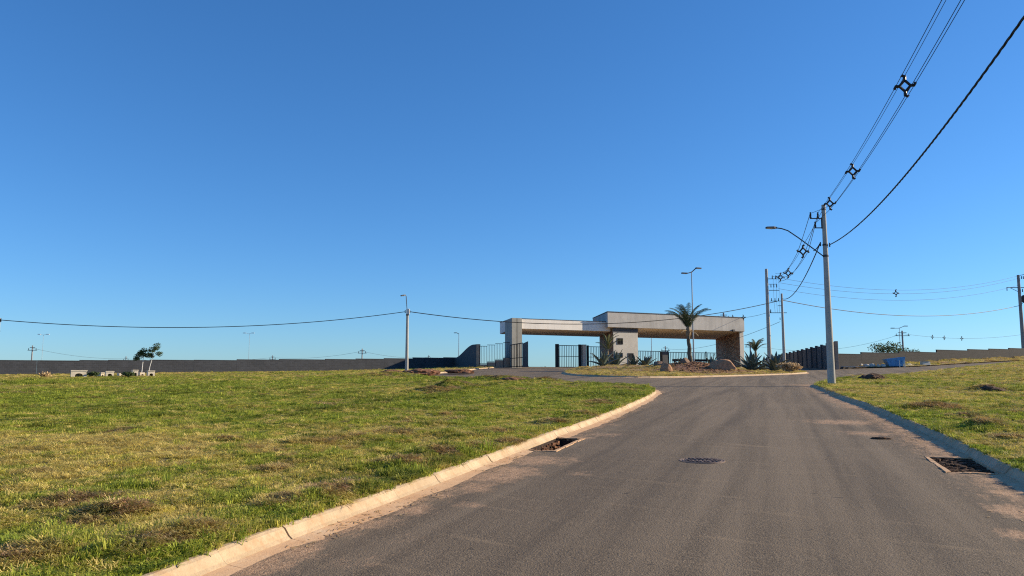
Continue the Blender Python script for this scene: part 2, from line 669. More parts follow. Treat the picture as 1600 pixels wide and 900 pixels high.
def sheet(name, poly, bands, zf, mat, attrs=None, holes=(), extra=()):
    pts = [Vector((float(a), float(b))) for a, b in poly]
    faces = [list(range(len(pts)))]
    edges = []
    for h in holes:
        b = len(pts)
        pts += [Vector(q) for q in h]
        edges += [(b + i, b + (i + 1) % len(h)) for i in range(len(h))]
    inner = interior(poly, bands) + list(extra)
    for h in holes:
        H = np.array(inner)
        bad = in_poly(H[:, 0], H[:, 1], h)
        inner = [q for q, b in zip(inner, bad) if not b]
    pts += [Vector((float(a), float(b))) for a, b in inner]
    v, e, f, *_ = delaunay_2d_cdt(pts, edges, faces, 1, 1e-4)
    X = np.array([q[0] for q in v])
    Y = np.array([q[1] for q in v])
    if holes:
        keep = []
        for q in f:
            c = sum((v[i] for i in q), Vector((0, 0))) / len(q)
            if not any(in_poly(np.array([c.x]), np.array([c.y]), h)[0] for h in holes): keep.append(q)
        f = keep
    me = bpy.data.meshes.new(name)
    me.from_pydata(np.stack([X, Y, zf(X, Y)], 1).tolist(), [], f)
    me.materials.append(mat)
    me.polygons.foreach_set('use_smooth', [True] * len(me.polygons))
    for k, fn in (attrs or {}).items():
        a = me.attributes.new(k, 'FLOAT', 'POINT')
        a.data.foreach_set('value', fn(X, Y).astype(np.float32))
    me.update()
    return mesh_obj(name, me)


# ------------------------------------------------------------------ ground and road
gx = np.concatenate([[-6000, -2500, -1000, -500, -250], np.arange(-160, 200, 8), [250, 500, 1000, 2500, 6000]])
gy = np.concatenate([[-3000, -500, -100], np.arange(-40, 420, 8), [500, 800, 1500, 3000, 9000]])
GX, GY = np.meshgrid(gx, gy)
GZ = gz(GX, np.minimum(GY, 420)) - .45
g = MB()
g.v = list(zip(GX.ravel().tolist(), GY.ravel().tolist(), GZ.ravel().tolist()))
nx = len(gx)
g.f = [(j * nx + i, j * nx + i + 1, (j + 1) * nx + i + 1, (j + 1) * nx + i) for j in range(len(gy) - 1) for i in range(nx - 1)]
gm = g.mesh('ground', M['soil'])
tag(mesh_obj('ground', gm), 'bare earth reaching from the wall to the horizon', 'ground', kind='structure')


def dust(X, Y):
    dl = line_dist(X, Y, lines['left'])
    dr = line_dist(X, Y, lines['right'])
    di = np.minimum(line_dist(X, Y, lines['island']), line_dist(X, Y, lines['street']))
    d = .72 * np.exp(-((dl - .33) / .30) ** 2) * (.25 + 1.1 * fbm(X * .45, Y * .45, 5))
    d = np.maximum(d, .85 * np.exp(-((dr - .35) / .65) ** 2) * (.35 + .8 * fbm(X * .35, Y * .35, 8)))
    d = np.maximum(d, .35 * np.exp(-((di - .5) / .5) ** 2))
    for px, py, s, a in ((800, 737, .42, .95), (775, 745, .4, .9), (830, 722, .35, .8), (742, 762, .28, .8), (690, 775, .22, .75), (645, 796, .25, .8), (590, 815, .22, .75), (560, 822, .2, .8), (735, 788, .13, 1.0), (480, 862, .2, .8),
                         (430, 878, .2, .8), (400, 890, .25, .9), (640, 845, .3, .32), (560, 880, .3, .35), (915, 684, .22, .8), (955, 664, .2, .7), (1000, 636, .25, .7), (1350, 637, .8, .9), (1390, 655, .6, .9),
                         (1370, 645, .7, .85), (1590, 800, .28, 1.0), (1602, 838, .22, .9), (1575, 772, .25, .9), (1480, 722, .2, .95), (1478, 712, .15, .9), (1495, 738, .2, .85), (1350, 850, .12, .5)):
        cx, cy = spot(px, py)
        d = np.maximum(d, a * np.exp(-(((X - cx) / s) ** 2 + ((Y - cy) / (s * 1.6)) ** 2)))
    for cx, cy, s, a in ((.35, 12.3, .75, .75), (-.55, 10.6, .5, .6), (.95, 10.9, .22, .6), (1.9, 16.3, .45, .6), (8.3, 19.5, 1.0, .8), (7.6, 16.6, .7, .75),
                         (6.45, 10.3, .35, .9), (6.05, 8.9, .35, .9), (6.6, 11.2, .3, .9), (-1.35, 7.9, .4, .5), (-.9, 9.3, .35, .6)):
        d = np.maximum(d, a * np.exp(-(((X - cx) ** 2 + (Y - cy) ** 2) / s ** 2)))
    return d


def road_z(X, Y):
    e = np.minimum(line_dist(X, Y, lines['left']), line_dist(X, Y, lines['right']))
    return gz(X, Y) - .02 * (e < .24) + (.010 * (vnoise(X * 2.5, Y * 2.5, 41) - .55)) * (e < 1.0) * (e > .24)


road_poly = [(-14, -8), (8, -8), (9, -4), (24, 40), (75, 98), (88, 112), (70, 112), (44, 96), (42, 118), (40, 128), (-2, 128), (-4, 100), (-9, 88), (-14, 70), (-8, 58), (-2, 40)]
extra = []
for key in ('left', 'right'):
    P = lines[key]
    for o in (.20, .28, .34, .40, .48, .6, .8, 1.1, 1.5):
        Q = offset_line(P, o)
        extra += [tuple(q) for q in Q if 3 < q[1] < 34] + [tuple((q + p_) / 2) for q, p_ in zip(Q, Q[1:]) if 3 < q[1] < 22]
road = sheet('road', road_poly, [(-8, 4, 1.5), (4, 20, .22), (20, 45, .7), (45, 130, 2.0)], road_z, M['asphalt'], {'dust': dust},
             holes=[D['poly'] for D in DRAINS], extra=extra)
tag(road, 'grey brown asphalt road climbing to the gatehouse', 'road', kind='structure')

# ------------------------------------------------------------------ kerbs: each stone with its gutter slab
PROFILE = [(0, -.16), (0, .115), (.02, .126), (.06, .125), (.09, .108), (.135, .045), (.165, .022), (.165, -.16)]
GUT = [(.166, -.16), (.166, .021), (.22, .013), (.31, .003), (.46, -.012), (.46, -.16)]


def sweep(P, prof, a, b, n, jit=0):
    """A short kerb piece from arclength a to b (in line samples of half a metre)."""
    t = np.linspace(a, b, n)
    idx = np.arange(len(P)) * .5
    C = np.stack([np.interp(t, idx, P[:, 0]), np.interp(t, idx, P[:, 1])], 1)
    d = np.stack([np.interp(t + .2, idx, P[:, 0]) - np.interp(t - .2, idx, P[:, 0]), np.interp(t + .2, idx, P[:, 1]) - np.interp(t - .2, idx, P[:, 1])], 1)
    d /= np.linalg.norm(d, axis=1)[:, None]
    nr = np.stack([d[:, 1], -d[:, 0]], 1)
    mb = MB()
    m = len(prof)
    vs = []
    for i in range(n):
        for o, h in prof:
            q = C[i] + nr[i] * (o + jit)
            vs.append((q[0], q[1], gzf(q[0], q[1]) + h))
    fs = []
    for i in range(n - 1):
        for k in range(m):
            fs.append((i * m + k, i * m + (k + 1) % m, (i + 1) * m + (k + 1) % m, (i + 1) * m + k))
    fs.append(tuple(range(m)))
    fs.append(tuple(range((n - 1) * m, n * m))[::-1])
    return mb.add(vs, fs)


def kerb_run(key, label, parts, drain=None):
    P = lines[key]
    root = empty('kerb', (0, 0, 0))
    tag(root, label, 'kerb', kind='structure')
    for a, b, st in parts:
        s = a
        while s < b - .2:
            e = min(s + st * rnd.uniform(.85, 1.15), b)
            gap = .012 if st < 1.6 else .02
            ks = sweep(P, PROFILE, s, e - gap, 3 if st < 2.5 else 5, rnd.uniform(-.008, .008)).build('kerb_stone', M['kerb'], root)
            if drain is None or not (drain[0] - .05 < s < drain[1] or drain[0] < e < drain[1] + .05):
                sweep(P, GUT, s, e - gap * .5, 3 if st < 2.5 else 5).build('gutter_slab', M['gutter'], ks)
            s = e


def span_of(D):
    return (D['k'] * .5 - D['L'] / 2 - .1, D['k'] * .5 + D['L'] / 2 + .1)


def slen(key): return (len(lines[key]) - 1) * .5


dl, dr = span_of(DRAINS[0]), span_of(DRAINS[1])
kerb_run('left', 'cream concrete kerb with dusty gutter along the left field', [(0, 9, 3), (9, dl[0], 1.0), (dl[0], dl[1], 1.15), (dl[1], 46, 1.0), (46, slen('left'), 3)], dl)
kerb_run('right', 'shaded concrete kerb along the right hand lawn', [(0, 62, 3), (62, dr[0], 1.0), (dr[0], dr[1], 1.0), (dr[1], slen('right'), 1.5)], dr)
kerb_run('street', 'pale kerb line climbing to the left gate pillar', [(0, slen('street'), 2)])
kerb_run('island', 'pale kerb round the planted island before the gatehouse', [(0, slen('island'), 2)])

# ------------------------------------------------------------------ lawns
LF = [tuple(q) for q in lines['left']]
left_poly = LF + [(-13, 73), (-12.2, 76), (-9.3, 88), (-7.6, 100), (-9, 105), (-52, 76), (-75, 62), (-95, 40), (-95, -6)]
right_poly = [tuple(q) for q in lines['right']] + [(14, -8), (60, -8), (110, 60), (98, 118), (84, 117)]
island_poly = [tuple(q) for q in lines['island']]
ST = [tuple(q) for q in lines['street']]
verge_poly = ST + [(1.6, 108), (-2, 104), (-7.6, 103.6), (-9.2, 90), (-11.8, 76), (-12.5, 72)]
right_verge_poly = [(42.5, 95.5), (50, 95.3), (60, 102), (68, 107.6), (76, 111.4), (96, 120), (94, 131), (70, 124), (44, 101)]

HEAPS = [  # x, y, radius, height, bare : raked thatch and clods
    (*spot(500, 778, .1), .55, .10, .9), (*spot(450, 790, .1), .45, .06, .8), (*spot(535, 765, .1), .3, .10, .9), (*spot(640, 730, .1), .55, .05, .8), (*spot(705, 715, .1), .6, .06, .9),
    (*spot(742, 703, .1), .5, .06, .9), (*spot(300, 845, .1), .4, .05, .8), (*spot(250, 858, .1), .45, .06, .9), (*spot(200, 812, .1), .35, .08, .8), (*spot(20, 885, .1), .5, .04, .9),
    (*spot(862, 664, .1), .55, .08, .9), (*spot(938, 632, .1), .9, .10, .9), (*spot(905, 650, .1), .6, .05, .7), (*spot(780, 680, .1), .7, .05, .8), (*spot(715, 612, .1), 1.5, .32, 1), (*spot(692, 616, .1), 1.6, .18, .9),
    (*spot(985, 612, .1), .9, .06, .7), (*spot(60, 745, .1), .5, .05, .8), (*spot(130, 790, .1), .6, .04, .8), (*spot(350, 690, .1), .8, .03, .6), (*spot(90, 700, .1), .9, .03, .5),
    (*spot(450, 700, .1), 1.0, .03, .7), (*spot(620, 680, .1), 1.2, .03, .6), (*spot(560, 690, .1), 1.0, .03, .6), (*spot(330, 640, .1), 1.0, .05, .4), (*spot(120, 664, .1), 1.0, .06, .4),
    (*spot(1360, 592, .1), 1.3, .35, 1), (*spot(1548, 612, .1), 1.0, .2, 1), (*spot(1475, 641, .1), .9, .12, .95), (*spot(1440, 640, .1), .7, .12, 1), (*spot(1510, 655, .1), .9, .06, .9), (*spot(1540, 672, .1), .6, .08, .9),
    (*spot(1580, 690, .1), .5, .06, .9), (*spot(1590, 650, .1), .8, .06, .6), (*spot(1500, 588, .1), 1.6, .1, .7), (*spot(1600, 580, .1), 2, .1, .6), (*spot(1480, 610, .1), 1.3, .05, .6),
    (*spot(620, 588, .1), 2.4, .35, 1), (*spot(660, 586, .1), 2.2, .3, 1), (*spot(580, 589, .1), 2.6, .12, .8), (*spot(800, 595, .1), 1.3, .2, .9), (*spot(775, 594, .1), 1.1, .22, 1), (*spot(850, 597, .1), 1.2, .15, .9)]


def heap(X, Y, what):
    h = np.zeros(np.shape(X))
    for cx, cy, r, hh, b in HEAPS:
        r_ = r * (.72 if cy < 45 else 1)
        g_ = np.exp(-(((X - cx) / r_) ** 2 + ((Y - cy) / (r_ * 1.15)) ** 2))
        h = np.maximum(h, g_ * (hh if what == 'h' else b))
    return h


def dry_f(X, Y):
    d = fbm(X * .22 + 3, Y * .16, 11) * .75 + fbm(X * .9, Y * .7, 21) * .45
    d = d - .22
    d = d - .12 * sm(17, 26, Y) * (1 - sm(48, 66, Y)) * (X < 8)
    d = d + .20 * sm(56, 80, Y) + .10 * np.exp(-((Y - 15.5) / 4.0) ** 2) * (X < 5)
    d = d + .03 * (X > 8)
    # a lusher fringe along the kerbs
    lush = np.minimum(line_dist(X, Y, lines['left'][:110]), line_dist(X, Y, lines['right'][30:]))
    d = d - .13 * np.exp(-(lush / .7) ** 2)
    return np.clip(d, 0, 1)


def bare_f(X, Y):
    b = .55 * fbm(X * 1.25 + 40, Y * .95 + 7, 33) + .45 * fbm(X * .45 + 11, Y * .4 + 2, 34)
    b = np.clip((b - .485) * 3.2, 0, 1) * .8
    return np.maximum(b, heap(X, Y, 'b') * (.55 + .6 * fbm(X * 3, Y * 3, 51)))


def lawn_z(X, Y):
    edge = np.minimum(np.minimum(line_dist(X, Y, lines['left']), line_dist(X, Y, lines['right'])), np.minimum(line_dist(X, Y, lines['island']), line_dist(X, Y, lines['street'])))
    k = sm(0, 1.2, edge)
    return gz(X, Y) + LAWN_UP + k * (.12 * (fbm(X * .6, Y * .6, 61) - .45) + .07 * (vnoise(X * 2.2, Y * 2.2, 71) - .4)) + heap(X, Y, 'h') * (.5 + 2.0 * vnoise(X * 3.5, Y * 3.5, 81)) * sm(0, .35, edge)


ATT = {'dry': dry_f, 'bare': bare_f}
bands = [(-6, 3, 2.0), (3, 14, .3), (14, 28, .55), (28, 55, 1.1), (55, 130, 2.2)]
lawn_l = sheet('lawn', left_poly, bands, lawn_z, M['lawn'], ATT)
lawn_r = sheet('lawn', right_poly, bands, lawn_z, M['lawn'], ATT)
tag(lawn_l, 'broad patchy green field left of the road', 'lawn', kind='structure')
tag(lawn_r, 'yellowing lawn rising right of the road', 'lawn', kind='structure')


def island_z(X, Y):
    z = gz(X, Y) + LAWN_UP + .08 * (fbm(X * .5, Y * .5, 62) - .3)
    edge = line_dist(X, Y, lines['island'])
    m = .95 * np.exp(-(((X - 18.6) / 3.6) ** 2 + ((Y - 79) / 4.2) ** 2)) + .5 * np.exp(-(((X - 12) / 5) ** 2 + ((Y - 84) / 6) ** 2))
    return z + m * sm(0, 3, edge)


def island_bare(X, Y):
    m = np.exp(-(((X - 18.8) / 4.2) ** 4 + ((Y - 77) / 5.5) ** 4))
    return np.maximum(m * 1.0, np.clip(bare_f(X, Y) + .42, 0, 1))


isl = sheet('planted_island', island_poly, [(50, 130, 1.2)], island_z, M['lawn'], {'dry': lambda X, Y: np.clip(dry_f(X, Y) + .25, 0, 1), 'bare': island_bare})
tag(isl, 'planted island with a red earth mound before the gatehouse', 'traffic island', kind='structure')
vg = sheet('verge', verge_poly, [(60, 120, 1.2)], lawn_z, M['lawn'], {'dry': lambda X, Y: np.clip(dry_f(X, Y) + .2, 0, 1), 'bare': lambda X, Y: np.clip(bare_f(X, Y) + .25, 0, 1)})
tag(vg, 'dry earth verge under the left wing wall', 'verge', kind='structure')


def rv_z(X, Y):
    return gz(X, Y) + .10 + .7 * fbm(X * .3, Y * .4, 91) * sm(0, 2.5, line_dist(X, Y, smooth_line(right_verge_poly[:6], .5)))


rv = sheet('verge', right_verge_poly, [(80, 140, .9)], rv_z, M['lawn'], {'dry': lambda X, Y: np.clip(dry_f(X, Y) + .2, 0, 1), 'bare': lambda X, Y: np.clip(bare_f(X, Y) + .35, 0, 1)})
tag(rv, 'rough dirt verge below the right boundary wall', 'verge', kind='structure')

# ------------------------------------------------------------------ grass: tufts scattered on the lawns, a tuft mesh shared by all
SRC = bpy.data.collections.new('tuft_sources')


def tuft(name, n, h, spread, lean, seed, wid=.005, flat=False):
    r = random.Random(seed)
    mb = MB()
    for _ in range(n):
        a, q = r.uniform(0, 6.283), spread * math.sqrt(r.random())
        x, y = q * math.cos(a), q * math.sin(a)
        b = a + r.uniform(-.9, .9)
        L = h * r.uniform(.45, 1.1)
        w = wid * r.uniform(.7, 1.4)
        dx, dy = math.cos(b), math.sin(b)
        sx, sy = -dy * w, dx * w
        if flat:
            z0, z1, z2 = r.uniform(0, .015), r.uniform(.004, .03), r.uniform(0, .02)
            f1, f2 = L * .5, L
        else:
            k = lean * r.uniform(.3, 1.3)
            f1, f2 = L * .25 * k, L * .75 * k
            z0, z1, z2 = -.01, L * .62, L * (1 - .35 * k)
        vs = [(x - sx, y - sy, z0), (x + sx, y + sy, z0), (x + dx * f1 + sx * .8, y + dy * f1 + sy * .8, z1), (x + dx * f1 - sx * .8, y + dy * f1 - sy * .8, z1), (x + dx * f2, y + dy * f2, z2)]
        mb.add(vs, [(0, 1, 2, 3), (3, 2, 4)])
    o = bpy.data.objects.new(name, mb.mesh(name, M['blade']))
    SRC.objects.link(o)


for i in range(5): tuft('a_tuft_%d' % i, 34, .042, .06, 1.35, i, .0028)
for i in range(2): tuft('b_tuft_%d' % i, 24, .085, .05, 1.4, 20 + i, .0034)
for i in range(3): tuft('c_tuft_%d' % i, 40, .10, .10, 1, 40 + i, .003, flat=True)


def scatter_group():
    ng = bpy.data.node_groups.new('scatter', 'GeometryNodeTree')
    ng.interface.new_socket('Geometry', in_out='INPUT', socket_type='NodeSocketGeometry')
    ng.interface.new_socket('Geometry', in_out='OUTPUT', socket_type='NodeSocketGeometry')
    N = ng.nodes
    gi, go = N.new('NodeGroupInput'), N.new('NodeGroupOutput')
    ci = N.new('GeometryNodeCollectionInfo')
    ci.inputs['Collection'].default_value = SRC
    ci.inputs['Separate Children'].default_value = True
    ci.inputs['Reset Children'].default_value = True
    ip = N.new('GeometryNodeInstanceOnPoints')
    ip.inputs['Pick Instance'].default_value = True

    def na(name, typ):
        a = N.new('GeometryNodeInputNamedAttribute')
        a.data_type = typ
        a.inputs['Name'].default_value = name
        return [o for o in a.outputs if o.enabled and o.name == 'Attribute'][0]
    ng.links.new(gi.outputs[0], ip.inputs['Points'])
    ng.links.new(ci.outputs[0], ip.inputs['Instance'])
    ng.links.new(na('idx', 'INT'), ip.inputs['Instance Index'])
    e2r = N.new('FunctionNodeEulerToRotation')
    ng.links.new(na('rot', 'FLOAT_VECTOR'), e2r.inputs[0])
    ng.links.new(e2r.outputs[0], ip.inputs['Rotation'])
    ng.links.new(na('scl', 'FLOAT_VECTOR'), ip.inputs['Scale'])
    ng.links.new(ip.outputs[0], go.inputs[0])
    return ng


SCATTER = scatter_group()


def tri_heights(o, X, Y):
    """Height of a sheet under each point, by casting straight down on it."""
    from mathutils.bvhtree import BVHTree
    me = o.data
    bv = BVHTree.FromPolygons([v.co for v in me.vertices], [p.vertices for p in me.polygons])
    Z = np.full(len(X), np.nan)
    dn = Vector((0, 0, -1))
    for i in range(len(X)):
        h = bv.ray_cast(Vector((X[i], Y[i], 50)), dn)
        if h[0] is not None: Z[i] = h[0].z
    return Z


def grass(surface, poly, dens, label, bare=bare_f, dry=dry_f, seed=1, scale=1.0, fringe=None, keep_bare=.75):
    r = np.random.RandomState(seed)
    P = np.array(poly)
    XX, YY = [], []
    for y0, y1, per in dens:
        x0, x1 = max(P[:, 0].min(), -y1 * .85 - 2), min(P[:, 0].max(), y1 * .85 + 2)
        y0, y1 = max(y0, P[:, 1].min()), min(y1, P[:, 1].max())
        if y1 <= y0 or x1 <= x0: continue
        n = int((x1 - x0) * (y1 - y0) * per)
        X, Y = r.uniform(x0, x1, n), r.uniform(y0, y1, n)
        ok = (np.abs(X) < Y * .82 + 1.2)
        X, Y = X[ok], Y[ok]
        ok = in_poly(X, Y, poly)
        XX.append(X[ok])
        YY.append(Y[ok])
    if fringe is not None:                       # longer blades leaning over the kerb
        F = fringe[(fringe[:, 1] > 3) & (fringe[:, 1] < 45)]
        k = r.randint(0, len(F), 4200)
        fx_, fy_ = F[k, 0] + r.normal(0, .16, len(k)), F[k, 1] + r.normal(0, .3, len(k))
        ok = in_poly(fx_, fy_, poly)
        XX.append(fx_[ok])
        YY.append(fy_[ok])
    X, Y = np.concatenate(XX), np.concatenate(YY)
    b = bare(X, Y) + 1.05 * (fbm(X * 2.9, Y * 2.4, 77) - .5)
    d = dry(X, Y) + .8 * (fbm(X * 3.1, Y * 2.6, 78) - .5) + r.normal(0, .12, len(X))
    thin = r.random_sample(len(X)) < np.where(b > .62, keep_bare, 1.0)
    gap = .30 + .70 * sm(.34, .52, fbm(X * 3.4, Y * 2.9, 93))
    thin &= r.random_sample(len(X)) < gap
    X, Y, b, d = X[thin], Y[thin], b[thin], d[thin]
    Z = tri_heights(surface, X, Y)
    ok = ~np.isnan(Z)
    X, Y, Z, b, d = X[ok], Y[ok], Z[ok], b[ok], d[ok]
    n = len(X)
    straw = (b > .52) | (r.random_sample(n) < np.clip((d - .34) * .6, 0, .4))
    weed = sm(.60, .70, fbm(X * .9 + 5, Y * .9, 95))
    tall = (~straw) & (r.random_sample(n) < .06 * np.clip(1.5 - d * 2, 0, 1.5) + .012 + .5 * weed)
    idx = np.where(straw, 7 + r.randint(0, 3, n), np.where(tall, 5 + r.randint(0, 2, n), r.randint(0, 5, n)))
    far = 1 + 1.2 * sm(10, 60, Y)
    clump = .45 + 1.15 * sm(.32, .72, fbm(X * 2.3, Y * 2.0, 88))
    edge_boost = 1.0
    if fringe is not None:
        edge_boost = 1 + .45 * np.exp(-(line_dist(X, Y, fringe) / .12) ** 2)
    s = r.uniform(.7, 1.3, n) * edge_boost * scale * np.where(straw, 1, np.clip(1.15 - .5 * d, .6, 1.2))
    scl = np.stack([s * far, s * far, s * np.where(straw, 1.15, clump) * (1 + .45 * sm(12, 60, Y))], 1)
    tl = np.where(straw, .16, .16)
    rot = np.stack([r.normal(0, 1, n) * tl, r.normal(0, 1, n) * tl, r.uniform(0, 6.283, n)], 1)
    g0, g1 = np.array([.155, .215, .022]), np.array([.40, .43, .055])
    y0_, y1_ = np.array([.48, .43, .06]), np.array([.72, .57, .18])
    u = r.random_sample((n, 1))
    k = sm(.18, .70, d)[:, None]
    col = (g0 * (1 - u) + g1 * u) * (1 - k) + (y0_ * (1 - u) + y1_ * u) * k
    col = col * (1 - .35 * weed[:, None] * tall[:, None]) * r.uniform(.72, 1.28, (n, 1))
    kb = (sm(.40, .70, b) * r.uniform(.5, 1, n))[:, None]
    pick = np.array([[.15, .075, .042], [.36, .19, .105], [.48, .27, .155], [.66, .46, .26]])[r.choice(4, n, p=[.3, .3, .22, .18])]
    col = col * (1 - kb) + pick * r.uniform(.8, 1.25, (n, 1)) * kb
    # dry litter is paler than the living blades
    st = (straw & (b < .55))[:, None]
    col = np.where(st, y1_ * r.uniform(.6, 1.1, (n, 1)), col)
    me = bpy.data.meshes.new('grass')
    me.vertices.add(n)
    me.vertices.foreach_set('co', np.stack([X, Y, Z], 1).astype(np.float32).ravel())
    me.attributes.new('idx', 'INT', 'POINT').data.foreach_set('value', idx.astype(np.int32))
    me.attributes.new('rot', 'FLOAT_VECTOR', 'POINT').data.foreach_set('vector', rot.astype(np.float32).ravel())
    me.attributes.new('scl', 'FLOAT_VECTOR', 'POINT').data.foreach_set('vector', scl.astype(np.float32).ravel())
    c4 = np.concatenate([col, np.ones((n, 1))], 1).astype(np.float32)
    me.attributes.new('col', 'FLOAT_COLOR', 'POINT').data.foreach_set('color', c4.ravel())
    o = mesh_obj('grass', me)
    md = o.modifiers.new('scatter', 'NODES')
    md.node_group = SCATTER
    tag(o, label, 'grass', kind='stuff')
    print('grass', label, n)
    return o


D_L = [(3, 9, 1150), (9, 15, 700), (15, 25, 320), (25, 42, 125), (42, 70, 44), (70, 105, 17)]
grass(lawn_l, left_poly, D_L, 'short green and straw coloured grass over the left field', seed=1, fringe=lines['left'])
grass(lawn_r, right_poly, D_L, 'short yellow green grass over the right lawn', seed=2, fringe=lines['right'])
grass(isl, island_poly, [(55, 80, 20), (80, 112, 10)], 'thin dry grass on the planted island', bare=island_bare, dry=lambda X, Y: np.clip(dry_f(X, Y) + .22, 0, 1), seed=3, scale=1.0, keep_bare=.12)
grass(vg, verge_poly, [(65, 112, 9)], 'dry weeds on the verge under the wing wall', bare=lambda X, Y: np.clip(bare_f(X, Y) + .1, 0, 1), dry=lambda X, Y: np.clip(dry_f(X, Y) + .15, 0, 1), seed=4, scale=1.3)
grass(rv, right_verge_poly, [(90, 135, 9)], 'scrubby dry grass on the dirt verge below the right wall', bare=lambda X, Y: np.clip(bare_f(X, Y) + .15, 0, 1), dry=lambda X, Y: np.clip(dry_f(X, Y) + .1, 0, 1), seed=5, scale=1.6)

# ------------------------------------------------------------------ storm drains and manhole
DL = ['broken open storm drain pit beside the left kerb', 'open storm drain full of leaf debris in the shade of the right kerb']
for D, lab in zip(DRAINS, DL):
    cx, cy = np.mean(D['poly'], axis=0)
    z0 = gzf(cx, cy)
    root = tag(empty('storm_drain', (cx, cy, z0)), lab, 'storm drain')
    loc = lambda q, z: (q[0] - cx, q[1] - cy, z + gzf(q[0], q[1]) - z0)
    p, o = D['poly'], D['outer']
    c0 = np.mean(p, axis=0)
    # pit walls and floor
    mb = MB()
    dp = .55 if D['side'] == 'left' else .12
    lo, hi = [loc(q, -dp) for q in p], [loc(q, -.004) for q in p]
    mb.add(lo + hi, [(0, 1, 2, 3)] + [(i, 4 + i, 4 + (i + 1) % 4, (i + 1) % 4) for i in range(4)])
    mb.build('pit', M['pit'], root)
    # rim: three concrete strips round the open sides
    for i, (a, b) in enumerate(((1, 2), (2, 3), (3, 0))):
        m2 = MB()
        n = 7
        for k in range(n):
            t0, t1 = k / n + .004, (k + 1) / n - .004
            w = rnd.uniform(.75, 1.1)
            P0 = [np.array(p[a]) * (1 - t) + np.array(p[b]) * t for t in (t0, t1)]
            Q0 = [np.array(o[a]) * (1 - t) + np.array(o[b]) * t for t in (t0, t1)]
            Q0 = [P + (Q - P) * w for P, Q in zip(P0, Q0)]
            z = rnd.uniform(.004, .016)
            quad = [P0[0], P0[1], Q0[1], Q0[0]]
            m2.hexa([loc(q, -.05) for q in quad], [loc(q, z) for q in quad])
        m2.build('rim', M['gutter'], root)
    # rubble and leaves lying in the pit
    m3 = MB()
    for k in range(120 if D['side'] == 'left' else 420):
        a, b = rnd.random(), rnd.random()
        q = np.array(p[0]) * (1 - a) + np.array(p[1]) * a
        q = q + np.array(D['n']) * D['W'] * (b * (.55 if D['side'] == 'left' else .95))
        s = rnd.uniform(.02, .06)
        zz = -.05 - .30 * b + rnd.uniform(-.03, .03) if D['side'] == 'left' else -.05 + rnd.uniform(-.03, .03)
        m3.box(loc(q, zz), (s * rnd.uniform(1, 2.2), s, s * .6), rnd.uniform(0, 3))
    tag(m3.build('rubble_fill', M['soil'] if D['side'] == 'left' else M['soil_dark'], root), kind='stuff')

mx, my = spot(1097, 720)
mh = tag(empty('manhole_cover', (mx, my, gzf(mx, my))), 'round rusty iron manhole cover set in the asphalt', 'manhole cover')
mh.rotation_euler = (R(1.0), 0, R(-18))
ring = MB()
N = 40
for r0, r1, h in ((.33, .35, .008), (.285, .30, .010)):
    vs = []
    for k in range(N):
        a = 2 * math.pi * k / N
        for r in (r0, r1): vs += [(r * math.cos(a), r * math.sin(a), -.02), (r * math.cos(a), r * math.sin(a), h)]
    fs = []
    for k in range(N):
        j = (k + 1) % N
        A, B = 4 * k, 4 * j
        fs += [(A + 1, A + 3, B + 3, B + 1), (A + 0, A + 1, B + 1, B + 0), (A + 2, B + 2, B + 3, A + 3)]
    rg = MB().add(vs, fs).build('frame' if r0 > .32 else 'raised_ring', M['rust'], mh)
disc = MB()
disc.add([(.325 * math.cos(2 * math.pi * k / N), .325 * math.sin(2 * math.pi * k / N), .005) for k in range(N)], [tuple(range(N))])
lid = disc.build('lid', M['rust'], mh)
for k in range(9):
    x = -.24 + k * .06
    h = math.sqrt(.275 ** 2 - x * x)
    for s0, s1 in ((-h, -h * .15), (h * .05, h)):
        MB().box((x + .0, (s0 + s1) / 2, .010), (.022, s1 - s0, .012), R(24)).build('tread_bar', M['rust_dark'] if k % 2 else M['rust'], lid)

# clod lying on the asphalt
cx, cy = spot(1378, 686)


def rock_mesh(name, mat, sx, sy, sz, seed, rough=.25, sub=3, sharp=1.0, facets=0):
    import bmesh
    bm = bmesh.new()
    bmesh.ops.create_icosphere(bm, subdivisions=sub, radius=1)
    from mathutils import noise
    off = Vector((seed * 7.1, seed * 3.3, seed * 1.7))
    rr_ = random.Random(seed)
    cuts = []
    for _ in range(facets):
        q = Vector((rr_.gauss(0, 1), rr_.gauss(0, 1), abs(rr_.gauss(0, .8)))).normalized()
        cuts.append((q, rr_.uniform(.62, .9)))
    for v in bm.verts:
        n = noise.noise(v.co * 1.1 + off) * .9 + noise.noise(v.co * 2.4 + off) * .45 + noise.noise(v.co * 6 + off) * .18 * sharp
        p = v.co * (1 + rough * n)
        for q, h in cuts:
            e = p.dot(q) - h
            if e > 0: p = p - q * e * .9
        p.z = max(p.z, -.35)
        v.co = Vector((p.x * sx, p.y * sy, p.z * sz))
    me = bpy.data.meshes.new(name)
    bm.to_mesh(me)
    bm.free()
    me.materials.append(mat)
    me.polygons.foreach_set('use_smooth', [True] * len(me.polygons))
    me.set_sharp_from_angle(angle=R(28))
    return me


tag(mesh_obj('dirt_clod', rock_mesh('dirt_clod', M['soil_dark'], .16, .10, .035, 4, .6), None, (cx, cy, gzf(cx, cy) + .01)), 'flat brown dirt clod alone on the asphalt near the right kerb', 'clod')

